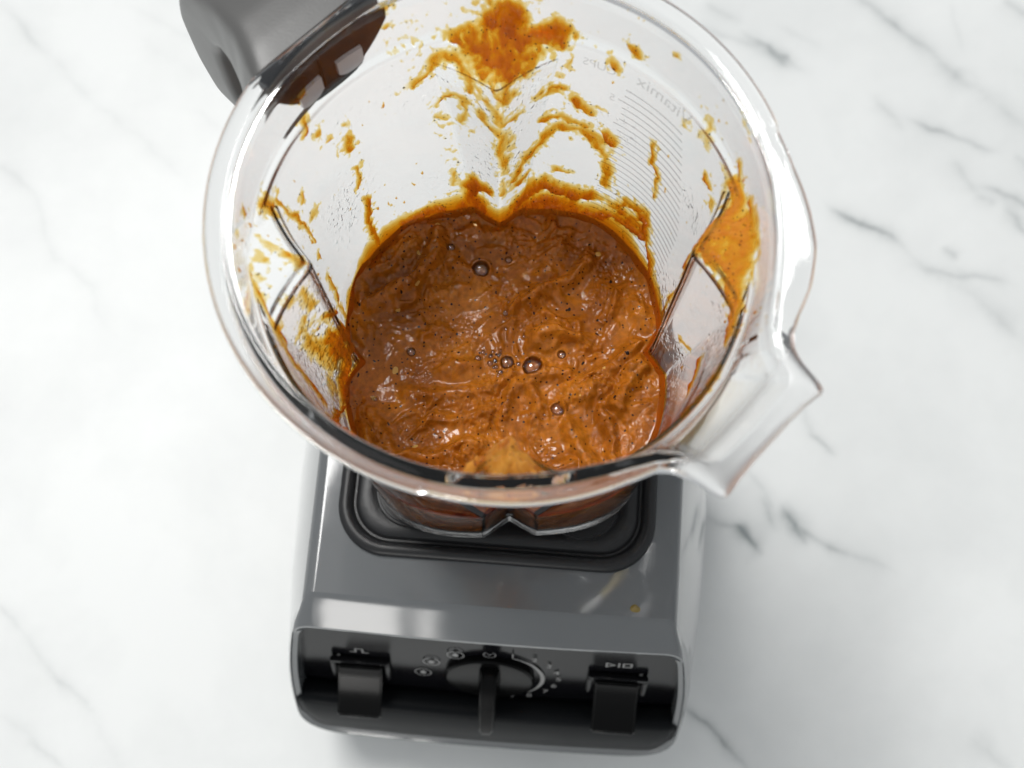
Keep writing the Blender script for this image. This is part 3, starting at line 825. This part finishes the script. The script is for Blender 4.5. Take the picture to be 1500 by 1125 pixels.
#SAUCE-BEGIN
BUB = [
 (-0.91, 3.63, 0.346),
 (-2.07, 4.48, 0.173),
 (0.16, 4.03, 0.148),
 (0.06, 1.77, 0.124),
 (-3.5, 0.27, 0.173),
 (0.11, -0.16, 0.272),
 (1.08, -0.35, 0.396),
 (2.16, 0.16, 0.173),
 (1.98, -2.03, 0.272),
 (-0.99, -0.0, 0.124),
 (-0.5, 0.08, 0.099),
 (-0.35, -0.11, 0.099),
 (-0.53, -0.19, 0.124),
 (-0.3, -0.33, 0.099),
 (-0.14, -0.57, 0.111),
 (0.55, -0.22, 0.099),
 (-0.43, 0.24, 0.074),
 (-0.2, 0.08, 0.074),
 (-0.22, -0.7, 0.074),
 (0.06, 1.19, 0.074),
 (0.75, 0.86, 0.074),
 (-4.8, -1.58, 0.087),
]
RIDGES = [
 (0.42, 0.223, [(-5.14, 2.03), (-3.61, 2.95), (-2.72, 3.99), (-2.47, 4.92)]),
 (0.28, 0.544, [(-4.8, 3.79), (-4.03, 4.36)]),
 (0.22, 0.346, [(-4.32, 5.35), (-2.61, 5.58)]),
 (0.34, 0.198, [(0.34, 1.92), (1.33, 2.59), (2.58, 3.14), (3.22, 3.93)]),
 (0.25, 0.322, [(1.59, 3.51), (2.12, 4.36)]),
 (0.22, 0.173, [(-3.51, -1.32), (-1.99, -1.48), (-0.47, -1.21), (0.34, -0.6)]),
 (0.2, 0.148, [(-2.73, -2.32), (-1.22, -2.37), (0.04, -1.79)]),
 (0.18, 0.148, [(-5.0, -2.06), (-4.47, -3.1), (-3.7, -3.87)]),
 (0.25, 0.173, [(-4.2, -3.74), (-2.45, -3.82), (-1.21, -3.23)]),
 (0.2, 0.124, [(-4.43, -4.38), (-2.44, -4.38)]),
 (0.26, 0.173, [(-0.01, -2.19), (0.24, -1.4), (0.54, -1.0)]),
 (0.3, 0.198, [(0.92, -1.0), (1.56, -0.6), (2.32, -0.6)]),
 (0.22, 0.148, [(0.8, -1.0), (1.3, -1.79), (1.17, -2.32)]),
 (0.42, 0.371, [(2.82, -1.4), (3.28, -1.26)]),
 (0.3, 0.148, [(2.18, -1.79), (2.7, -1.0), (3.85, -0.47), (5.03, 0.48)]),
 (0.36, 0.148, [(3.62, -2.06), (3.95, -2.84), (3.97, -4.13)]),
 (0.3, 0.223, [(2.42, -2.71), (2.79, -3.61), (3.27, -4.38)]),
 (0.2, 0.247, [(1.53, -4.38), (2.53, -4.13)]),
 (0.3, 0.223, [(4.2, -1.79), (4.74, -0.73), (5.26, -0.2)]),
 (0.2, 0.247, [(4.82, 2.25), (5.44, 1.43)]),
 (0.2, 0.272, [(3.67, 2.81), (4.17, 2.25)]),
 (0.25, 0.223, [(1.32, 0.88), (1.96, 1.21), (2.34, 0.88)]),
 (0.2, 0.148, [(2.66, 1.43), (2.73, 0.75)]),
 (0.22, 0.198, [(-2.07, 4.21), (-1.66, 3.37)]),
 (0.2, 0.198, [(-2.56, 2.53), (-1.53, 2.81)]),
 (0.22, 0.198, [(-3.05, 0.88), (-2.28, 1.16)]),
 (0.2, 0.173, [(-2.25, -0.47), (-1.24, -0.33)]),
 (0.3, 0.247, [(-5.68, 2.81), (-5.53, 2.25)]),
 (0.25, 0.223, [(-5.76, 1.43), (-5.35, 0.88)]),
 (0.22, 0.198, [(-0.96, -3.1), (-1.45, -3.87)]),
 (0.2, 0.223, [(-5.24, -2.58), (-4.83, -3.36)]),
 (0.2, 0.198, [(3.45, 5.35), (5.02, 4.92)]),
 (0.18, 0.198, [(-1.02, 4.92), (0.03, 5.21)]),
]
POOLS = [
 (-0.99, 1.16, 0.99),
 (-4.29, -0.6, 1.11),
 (-2.5, -1.0, 0.62),
 (1.33, 3.23, 0.74),
 (-0.49, 3.93, 0.62),
 (2.33, 0.07, 0.45),
 (-2.47, -2.58, 0.49),
 (0.54, -3.1, 0.62),
 (3.13, 1.7, 0.62),
 (4.66, 1.16, 0.54),
]
def sauce_h(x, y):
    """surface height of the sauce in cm"""
    wx = x + 0.9*pnoise(x*0.35 + 3, y*0.35) + 0.25*pnoise(x*1.1, y*1.1 + 7)
    wy = y + 0.9*pnoise(x*0.35, y*0.35 + 11) + 0.25*pnoise(x*1.1 + 5, y*1.1)
    r = np.hypot(wx, wy); a = np.arctan2(wy, wx)
    h = 0.10*fbm(x*0.45 + 4, y*0.45, 0, 2)
    pool = 0
    for (qx, qy, qr) in POOLS: pool = np.maximum(pool, np.exp(-((wx - qx)**2 + (wy - qy)**2)/qr**2))
    # folds left by the blades
    vx = x + 0.16*pnoise(x*1.3 + 2, y*1.3, 1) + 0.06*pnoise(x*3.5, y*3.5 + 1, 2); vy = y + 0.16*pnoise(x*1.3, y*1.3 + 6, 3) + 0.06*pnoise(x*3.5 + 5, y*3.5, 4)
    rid = 0
    for (rh, rw, pts) in RIDGES:
        d2 = np.full(np.shape(x), 1e9)
        for (ax, ay), (bx_, by_) in zip(pts, pts[1:]):
            ex_, ey_ = bx_ - ax, by_ - ay
            t = np.clip(((vx - ax)*ex_ + (vy - ay)*ey_)/(ex_*ex_ + ey_*ey_), 0, 1)
            d2 = np.minimum(d2, (vx - ax - t*ex_)**2 + (vy - ay - t*ey_)**2)
        rid = np.maximum(rid, 1.25*rh*np.exp(-(d2/(1.45*rw)**2)**1.1))
    h = h + rid
    # smooth lumps
    ux, uy = 0.85*wx + 0.53*wy, -0.53*wx + 0.85*wy
    lum = sstep(-0.05, 0.55, pnoise(ux*0.8 + 31, uy*1.25, 2)) + 0.55*sstep(-0.1, 0.5, pnoise(ux*1.7 + 7, uy*2.4 + 9, 6))
    act = (0.2 + 0.8*sstep(-0.30, 0.30, pnoise(x*0.45 + 40, y*0.45)))*(1 - 0.85*pool)
    h = h + 0.28*lum*act
    pulp = np.clip(sstep(-0.20, 0.30, pnoise(x*0.6 - 13, y*0.6 + 2)) + 1.5*rid, 0, 1)*(1 - 0.9*pool)
    h = h + (0.070*pnoise(ux*2.4, uy*3.2, 5) + 0.052*pnoise(x*5.2, y*5.2, 2) + 0.024*pnoise(x*10, y*10, 4))*(0.08 + 0.92*pulp)
    return h
#SAUCE-END
rb = random.Random(3)
c0 = BUB[5]
for k_ in range(26):
    a_, d_ = rb.uniform(0, 6.28), abs(rb.gauss(0, 0.34))
    BUB.append((c0[0] - 0.32 + d_*math.cos(a_)*1.1, c0[1] + d_*math.sin(a_), rb.choice((0.03, 0.04, 0.05, 0.06, 0.08))))
for k_ in range(34):
    a_, d_ = rb.uniform(0, 6.28), 5.2*math.sqrt(rb.random())
    BUB.append((d_*math.cos(a_), d_*math.sin(a_), rb.choice((0.03, 0.035, 0.045, 0.06))))
NA, NRr = 1100, 300
TA = np.arange(NA)*360.0/NA
GAP = 0.02
fr = np.linspace(0.004, 1.0, NRr)**0.8
rs = rin(TA, ZS) - GAP
X = fr[:, None]*rs[None]*np.cos(np.radians(TA))[None]; Y = fr[:, None]*rs[None]*np.sin(np.radians(TA))[None]
Hh = 1.15*sauce_h(X, Y)
edge = (1 - fr)[:, None]*rs[None]
clmb = sstep(0.5, 4.2, Y)*np.clip(0.62 + 1.1*fbm(X*0.55 + 9, Y*0.55, 7, 2), 0.0, 1.5) + 0.5*sstep(3.5, 5.5, -X)*np.clip(0.4 + fbm(X*0.6, Y*0.6 + 3, 2, 2), 0, 1)
Hh = Hh*sstep(0.0, 0.6, edge) + 0.24*np.exp(-edge/0.22) + 0.42*clmb*np.exp(-(edge/0.62)**1.3) - 0.05
for (bx, by, br_) in BUB:
    d = np.hypot(X - bx, Y - by); Hh = Hh - np.where(d < br_, np.sqrt(np.maximum(br_**2 - d**2, 0))*0.30, 0) + 0.05*br_/0.2*np.exp(-((d - br_*1.08)/(0.25*br_))**2)
Vt = np.stack([X, Y, Hh + ZS - ZB], -1).reshape(-1, 3)
# the rim ring follows the wall at its own height, then the side wall goes down inside the jug
def wall_ring(z, extra=0.0):
    zz = np.broadcast_to(z, (NA,)); r = rin(TA, zz) - GAP - extra
    return np.stack([r*np.cos(np.radians(TA)), r*np.sin(np.radians(TA)), zz - ZB], -1)
ztop = Hh[-1] + ZS
Vt[-NA:] = wall_ring(ztop)
side = [wall_ring(ztop + (3.0 - ztop)*t) for t in np.linspace(0.04, 1, 36)] + [wall_ring(np.full(NA, 2.72), 0.2), wall_ring(np.full(NA, 2.5), 0.9)]
V = np.concatenate([Vt] + side)
nr = NRr + len(side)
F = ring_faces(nr, NA).tolist()
F.append(list(range(NA - 1, -1, -1))); F.append(list(range((nr - 1)*NA, nr*NA)))
mesh_obj("sauce_body", V, F, M["sauce"], sauce)
# bubbles
bm0 = bmesh.new(); bmesh.ops.create_uvsphere(bm0, u_segments=28, v_segments=18, radius=1.0)
bme = bpy.data.meshes.new("bubble"); bm0.to_mesh(bme); bm0.free()
bme.polygons.foreach_set("use_smooth", np.ones(len(bme.polygons), dtype=bool)); bme.materials.append(M["bubble"])
for (bx, by, br_) in BUB:
    o = bpy.data.objects.new("bubble", bme); link(o, sauce)
    z = 1.15*float(sauce_h(np.array([bx]), np.array([by]))[0]) + ZS - ZB - 0.05
    o.location = (bx*CM, by*CM, (z - 0.12*br_)*CM); s_ = br_*0.99*CM; o.scale = (s_, s_, s_*0.66)

# ------------------------------------------------------------------ smears and splashes on the inside of the wall
#FILM-BEGIN
# strokes along the wall: (thickness mm, half width cm, softness, [(angle, height) ...])
STROKES = [
 (2.2, 0.698, 0.6, [(90.2, 18.34), (88.54, 17.68), (86.7, 17.37)]),
 (1.7, 0.467, 0.6, [(97.23, 17.49), (85.9, 17.44), (77.53, 17.83)]),
 (1.3, 0.211, 0.5, [(102.58, 17.53), (98.42, 17.26)]),
 (1.0, 0.233, 0.6, [(79.28, 18.11), (74.92, 18.02), (75.73, 17.42)]),
 (0.9, 0.305, 0.7, [(89.72, 17.31), (88.91, 17.01), (88.28, 15.98)]),
 (0.9, 0.396, 0.7, [(96.65, 17.32), (92.8, 17.25)]),
 (0.9, 0.329, 0.7, [(81.3, 17.05), (82.76, 16.79)]),
 (1.6, 0.514, 0.6, [(90.26, 17.51), (84.01, 17.21)]),
 (0.8, 0.137, 0.6, [(92.53, 19.03), (90.19, 18.62)]),
 (0.9, 0.142, 0.5, [(115.29, 15.89), (111.07, 16.33), (105.69, 16.97), (101.66, 17.1), (100.13, 16.77), (99.44, 15.9)]),
 (0.8, 0.123, 0.5, [(108.81, 14.5), (103.98, 15.3), (101.11, 15.14), (102.02, 13.51)]),
 (0.5, 0.125, 0.7, [(108.43, 13.7), (107.4, 13.74)]),
 (0.5, 0.101, 0.7, [(105.69, 13.26)]),
 (0.8, 0.2, 0.6, [(97.85, 14.93), (93.92, 14.3), (90.58, 13.63), (89.96, 12.43), (90.03, 11.16)]),
 (0.7, 0.17, 0.6, [(94.72, 15.74), (90.51, 14.51), (85.21, 14.48)]),
 (0.8, 0.166, 0.6, [(90.81, 16.3), (88.92, 15.57)]),
 (0.6, 0.106, 0.6, [(90.06, 10.61), (90.38, 9.66)]),
 (0.6, 0.095, 0.6, [(99.24, 16.6), (95.34, 15.66)]),
 (1.0, 0.181, 0.4, [(86.7, 10.08), (82.85, 11.16), (78.06, 12.2), (74.29, 12.97), (67.34, 13.32), (62.72, 12.78), (58.91, 12.22), (55.98, 10.53)]),
 (1.0, 0.175, 0.5, [(77.53, 13.44), (72.7, 13.77), (65.5, 13.6)]),
 (1.4, 0.172, 0.4, [(68.9, 14.85), (66.7, 14.56), (64.92, 14.37)]),
 (1.5, 0.175, 0.3, [(59.85, 13.64), (57.22, 13.2)]),
 (0.6, 0.328, 0.6, [(65.18, 13.2), (60.23, 12.91)]),
 (1.0, 0.146, 0.5, [(78.03, 14.89), (74.57, 15.31), (72.6, 15.18)]),
 (0.7, 0.098, 0.5, [(80.62, 14.97), (78.93, 15.15)]),
 (0.8, 0.159, 0.5, [(72.92, 10.37), (70.02, 10.35)]),
 (1.1, 0.161, 0.4, [(85.53, 9.71), (81.67, 10.12)]),
 (0.6, 0.095, 0.5, [(72.28, 16.99), (72.99, 16.41)]),
 (0.5, 0.096, 0.5, [(75.23, 15.82)]),
 (2.4, 0.355, 0.35, [(102.22, 7.57), (102.06, 8.89), (99.24, 9.7)]),
 (2.6, 0.39, 0.35, [(111.07, 7.11), (98.59, 7.96)]),
 (2.2, 0.355, 0.35, [(87.61, 7.65), (80.65, 8.78), (75.76, 9.32), (68.66, 8.98), (61.3, 9.14)]),
 (2.8, 0.419, 0.4, [(83.4, 7.12), (63.1, 7.87)]),
 (1.3, 0.239, 0.5, [(52.11, 9.36), (47.86, 10.21), (41.88, 10.5)]),
 (1.8, 0.241, 0.4, [(49.65, 8.51), (40.4, 10.24)]),
 (1.8, 0.161, 0.4, [(40.15, 10.29), (35.11, 8.97), (26.25, 7.35)]),
 (1.7, 0.134, 0.3, [(136.73, 11.08), (138.22, 9.05), (138.69, 7.57)]),
 (2.2, 0.139, 0.3, [(139.68, 7.38), (124.42, 7.49), (109.54, 7.6)]),
 (2.2, 0.111, 0.3, [(158.73, 6.89), (147.71, 7.09), (140.24, 7.69)]),
 (2.4, 0.276, 0.4, [(126.42, 8.06), (111.69, 8.02)]),
 (2.4, 0.272, 0.4, [(63.21, 8.03), (49.89, 8.7), (38.11, 9.2)]),
 (2.6, 0.553, 0.35, [(106.44, 7.93), (98.56, 8.07)]),
 (2.6, 0.555, 0.35, [(82.25, 7.42), (64.55, 8.2)]),
 (1.8, 0.404, 0.4, [(49.89, 8.7), (41.31, 9.54)]),
 (1.8, 0.367, 0.4, [(-168.34, 8.06), (-175.93, 9.08)]),
 (2.0, 0.496, 0.3, [(102.23, 8.56), (99.74, 7.94)]),
 (2.0, 0.608, 0.3, [(82.3, 7.69), (75.31, 8.37), (64.55, 8.2)]),
 (1.6, 0.43, 0.35, [(47.94, 9.3), (41.48, 9.12)]),
 (1.9, 0.414, 0.35, [(-173.9, 10.84), (-172.83, 8.51), (-162.2, 8.1)]),
 (1.5, 0.301, 0.4, [(-172.7, 11.94), (-173.42, 9.49)]),
 (1.7, 0.307, 0.5, [(-171.17, 8.28), (-176.98, 9.53), (-175.62, 11.59)]),
 (2.0, 0.239, 0.4, [(-164.11, 7.35), (-171.36, 8.21)]),
 (1.2, 0.168, 0.4, [(-173.69, 13.26), (-177.39, 12.57)]),
 (0.7, 0.244, 0.7, [(-167.01, 14.5), (-168.59, 11.82), (-169.14, 9.45)]),
 (2.0, 0.117, 0.4, [(-157.84, 8.43), (-127.42, 17.52)]),
 (0.6, 0.258, 0.8, [(-163.59, 8.02), (-163.08, 10.08)]),
 (1.4, 0.201, 0.4, [(167.94, 17.62), (167.38, 17.16)]),
 (1.0, 0.107, 0.4, [(174.96, 18.98), (175.99, 18.67)]),
 (0.9, 0.094, 0.3, [(156.6, 15.42), (157.86, 15.1)]),
 (0.5, 0.097, 0.5, [(156.72, 14.08), (154.03, 13.87)]),
 (1.0, 0.101, 0.3, [(135.9, 13.34), (137.47, 12.21)]),
 (1.0, 0.071, 0.5, [(165.74, 16.94), (161.2, 14.62), (160.22, 12.74)]),
 (0.7, 0.197, 0.6, [(-179.28, 17.37), (-178.39, 17.17)]),
 (0.5, 0.109, 0.6, [(-176.65, 17.75)]),
 (1.5, 0.169, 0.4, [(136.4, 15.3), (136.12, 14.58)]),
 (0.9, 0.118, 0.4, [(141.69, 15.93)]),
 (0.8, 0.116, 0.4, [(144.04, 16.7)]),
 (1.0, 0.091, 0.4, [(144.89, 17.68), (147.69, 17.42)]),
 (1.3, 0.133, 0.4, [(142.36, 18.83), (145.2, 18.88)]),
 (0.9, 0.095, 0.4, [(135.86, 15.91)]),
 (0.8, 0.111, 0.5, [(-172.94, 17.81), (-165.31, 17.43), (-156.16, 16.08), (-150.52, 12.75)]),
 (1.1, 0.132, 0.5, [(-163.33, 17.19), (-160.42, 15.89)]),
 (0.6, 0.154, 0.6, [(-168.4, 16.61)]),
 (0.4, 0.105, 0.6, [(-177.48, 19.43)]),
 (0.5, 0.136, 0.7, [(-171.51, 16.17), (-172.13, 14.76)]),
 (1.0, 0.094, 0.4, [(-154.58, 14.76), (-152.05, 11.92)]),
 (1.1, 0.106, 0.5, [(162.71, 10.78), (167.29, 6.78)]),
 (0.6, 0.1, 0.6, [(162.38, 12.13)]),
 (0.25, 0.605, 0.95, [(114.39, 18.08), (106.66, 17.28)]),
 (0.22, 0.366, 0.9, [(105.94, 12.87), (106.88, 9.76)]),
 (0.25, 0.353, 0.9, [(109.19, 14.02), (107.83, 12.53)]),
 (0.2, 0.466, 0.95, [(112.11, 18.79), (110.93, 16.49)]),
 (0.5, 0.107, 0.5, [(106.09, 10.29), (107.58, 9.41)]),
 (0.6, 0.067, 0.5, [(119.85, 20.03), (116.21, 19.94)]),
 (0.8, 0.091, 0.5, [(117.81, 18.97)]),
 (0.9, 0.114, 0.4, [(58.49, 18.48), (55.8, 18.05)]),
 (1.2, 0.14, 0.3, [(61.19, 17.34), (60.27, 17.22)]),
 (0.9, 0.067, 0.3, [(45.95, 19.3)]),
 (0.5, 0.204, 0.6, [(31.7, 17.88), (30.8, 17.39)]),
 (0.25, 0.178, 0.8, [(36.92, 18.19), (28.66, 18.88)]),
 (0.9, 0.099, 0.5, [(44.4, 14.67), (43.97, 13.59), (40.22, 13.38), (39.21, 12.01)]),
 (1.2, 0.116, 0.4, [(26.04, 16.12), (22.9, 16.04)]),
 (0.8, 0.093, 0.4, [(20.06, 15.76), (19.26, 15.3)]),
 (0.5, 0.115, 0.6, [(37.24, 17.01)]),
 (0.5, 0.064, 0.4, [(23.18, 19.9), (20.42, 19.92)]),
 (0.6, 0.064, 0.4, [(19.14, 19.61)]),
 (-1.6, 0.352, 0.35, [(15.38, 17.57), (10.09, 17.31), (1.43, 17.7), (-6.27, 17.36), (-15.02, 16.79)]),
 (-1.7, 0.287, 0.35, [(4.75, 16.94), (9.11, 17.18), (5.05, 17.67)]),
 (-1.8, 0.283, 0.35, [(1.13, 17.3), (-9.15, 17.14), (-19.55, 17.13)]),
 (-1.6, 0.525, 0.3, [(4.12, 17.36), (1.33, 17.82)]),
 (1.2, 0.174, 0.5, [(9.04, 18.03), (1.38, 18.18)]),
 (1.0, 0.111, 0.5, [(18.79, 18.24), (16.26, 17.89)]),
 (0.3, 0.203, 0.6, [(19.57, 17.49), (16.87, 16.84)]),
 (0.9, 0.076, 0.5, [(1.55, 16.39), (15.23, 9.4), (12.5, 6.29)]),
 (1.2, 0.142, 0.4, [(-17.64, 13.07), (-26.47, 12.62)]),
 (1.6, 0.109, 0.4, [(-2.58, 7.07), (-16.86, 6.16)]),
 (0.9, 0.099, 0.5, [(-6.4, 11.04), (-8.82, 11.32)]),
 (0.8, 0.135, 0.6, [(-13.19, 7.32), (-21.82, 6.38)]),
 (0.8, 0.084, 0.6, [(-31.94, 17.5), (-45.26, 17.53)]),
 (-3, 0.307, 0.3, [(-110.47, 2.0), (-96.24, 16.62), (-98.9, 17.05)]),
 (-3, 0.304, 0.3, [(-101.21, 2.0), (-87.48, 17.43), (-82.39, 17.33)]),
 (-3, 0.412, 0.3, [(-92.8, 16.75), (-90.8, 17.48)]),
 (0.9, 0.102, 0.6, [(-76.59, 17.14), (-67.81, 17.61), (-59.68, 17.69)]),
 (0.7, 0.146, 0.6, [(-143.85, 2.0), (-126.55, 2.0)]),
]
#FILM-END
NTF, NZF = 1800, 470
tf = np.arange(NTF)*360.0/NTF; zf = np.linspace(ZS - 0.6, 20.3, NZF)
TT, ZZ = np.meshgrid(tf, zf)
RR = rin(TT, ZZ)
AX = TT*np.pi/180*6.8            # arc length coordinate (cm)
px_, py_, pz_ = RR*np.cos(np.radians(TT)), RR*np.sin(np.radians(TT)), ZZ
thk = np.full(TT.shape, -1.0)
edge_n = 0.55*fbm(px_*1.5, py_*1.5, pz_*1.1, 4) + 0.35*pnoise(px_*6, py_*6, pz_*2.6)
streak = fbm(px_*3.2, py_*3.2, pz_*0.9, 4)
WT = TT + (0.16*pnoise(px_*1.3 + 5, py_*1.3, pz_*1.3) + 0.07*pnoise(px_*3.7, py_*3.7 + 3, pz_*3.7))*180/np.pi/6.8
WZ = ZZ + 0.20*pnoise(px_*1.2, py_*1.2 + 8, pz_*1.2) + 0.09*pnoise(px_*3.5 + 9, py_*3.5, pz_*3.5)
kw = 1.55*np.clip(1 + 0.75*pnoise(px_*1.7 + 3, py_*1.7, pz_*1.7 + 9), 0.35, 1.9)
grain = fbm(px_*4.5, py_*4.5, pz_*3.2, 3)
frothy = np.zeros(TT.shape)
for (tm, hw, soft, pts) in STROKES:
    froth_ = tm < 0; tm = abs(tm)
    d2 = np.full(TT.shape, 1e9)
    pts = pts if len(pts) > 1 else pts*2
    for (a0, z0), (a1, z1) in zip(pts, pts[1:]):
        da = wrap(WT - a0)*np.pi/180*6.8; db = wrap(a1 - a0)*np.pi/180*6.8
        dz = WZ - z0; ez_ = z1 - z0
        L2 = db*db + ez_*ez_ + 1e-9
        t = np.clip((da*db + dz*ez_)/L2, 0, 1)
        d2 = np.minimum(d2, (da - t*db)**2 + (dz - t*ez_)**2)
    d = np.sqrt(d2)
    amp = min(0.75, soft)
    f = 1 - d/(hw*kw) + edge_n*amp*1.25
    if tm < 0.3: f = 1 - d/(hw*1.1) + grain*1.9 - 0.95
    f = np.clip(f, -1, 1.2)
    cur = np.where(f > 0, tm*np.clip(f*1.15, 0, 1)**1.3*(0.55 + 0.45*np.clip(0.6 + streak, 0.1, 1.4)), f)
    thk = np.maximum(thk, cur)
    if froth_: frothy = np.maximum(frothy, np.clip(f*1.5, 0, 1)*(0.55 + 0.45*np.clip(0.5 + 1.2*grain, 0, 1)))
    f2 = 1 - d/(hw*1.9 + 0.14) + grain*0.95 + streak*0.35 - (0.36 if tm >= 0.3 else 1.1)
    thk = np.maximum(thk, np.where(f2 > 0, np.clip(f2*0.55, 0.015, 0.32)*min(1.0, 0.5 + 0.4*tm), -1))
# meniscus: sauce clinging just above its surface
hm = 0.60 + 0.9*sstep(1.5, 4.8, py_) + 0.55*fbm(px_*0.7, py_*0.7, 3.0, 3)
f = 1 - (ZZ - ZS)/np.maximum(hm, 0.12)
thk = np.maximum(thk, np.where(f > 0, 2.4*np.clip(f, 0, 1.0)**0.9, -1))
# fine splatter: tiny drops in patches
patch = sstep(0.05, 0.5, fbm(px_*0.35 + 3, py_*0.35, pz_*0.35, 3))
cell = pnoise(px_*5.5, py_*5.5, pz_*3.0)
sp_ = cell - (0.78 - 0.22*patch)
thk = np.maximum(thk, np.where(sp_ > 0, np.clip(sp_*3.0, 0.05, 0.7), -1))
keep = thk > 0
off = 0.012 + np.clip(thk, 0, 5)*0.1
r_ = RR - off
V = np.stack([r_*np.cos(np.radians(TT)), r_*np.sin(np.radians(TT)), ZZ - ZB], -1).reshape(-1, 3)
i = np.arange(NZF - 1)[:, None]; j = np.arange(NTF)[None, :]; j2 = (j + 1) % NTF
Q = np.stack([i*NTF + j, i*NTF + j2 + 0*i, (i + 1)*NTF + j2, (i + 1)*NTF + j], -1)
kq = keep[:-1] & keep[1:] & np.roll(keep, -1, 1)[:-1] & np.roll(keep, -1, 1)[1:]
Q = Q[kq]
used = np.unique(Q); remap = np.full(len(V), -1); remap[used] = np.arange(len(used))
Vf = V[used]; Qf = remap[Q][:, ::-1]
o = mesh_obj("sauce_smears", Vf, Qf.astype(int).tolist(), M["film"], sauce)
o["kind"] = "stuff"
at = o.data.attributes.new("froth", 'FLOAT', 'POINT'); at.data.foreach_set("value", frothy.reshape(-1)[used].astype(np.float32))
at = o.data.attributes.new("thickness", 'FLOAT', 'POINT'); at.data.foreach_set("value", np.clip(thk.reshape(-1)[used], 0, 6).astype(np.float32))

# ------------------------------------------------------------------ two small drips on the motor base
def drip(name, x, y, z, rad, label, seed):
    rg = np.random.RandomState(seed); n_ = 28; V = [(0, 0, rad*0.34)]; F = []
    k_ = 1 + 0.25*np.interp(np.arange(n_), np.linspace(0, n_, 9), np.append(rg.uniform(-1, 1, 8), 0))
    for fr_, zz in ((0.35, 0.31), (0.7, 0.21), (0.92, 0.09), (1.0, 0.0)):
        V += [(rad*fr_*k_[i]*math.cos(2*math.pi*i/n_), 0.8*rad*fr_*k_[i]*math.sin(2*math.pi*i/n_), rad*zz) for i in range(n_)]
    F += [(0, 1 + i, 1 + (i + 1) % n_) for i in range(n_)]
    for a in range(3): F += [(1 + a*n_ + i, 1 + (a + 1)*n_ + i, 1 + (a + 1)*n_ + (i + 1) % n_, 1 + a*n_ + (i + 1) % n_) for i in range(n_)]
    F.append(tuple(1 + 3*n_ + i for i in range(n_)))
    o = mesh_obj(name, V, F, M["drop"])
    o.location = (x*CM, y*CM, z*CM); o["label"] = label; o["category"] = "sauce drop"
drip("sauce_drop", 5.32, -8.4, ZD + 0.003, 0.22, "small olive brown drop on the right front of the grey deck", 2)
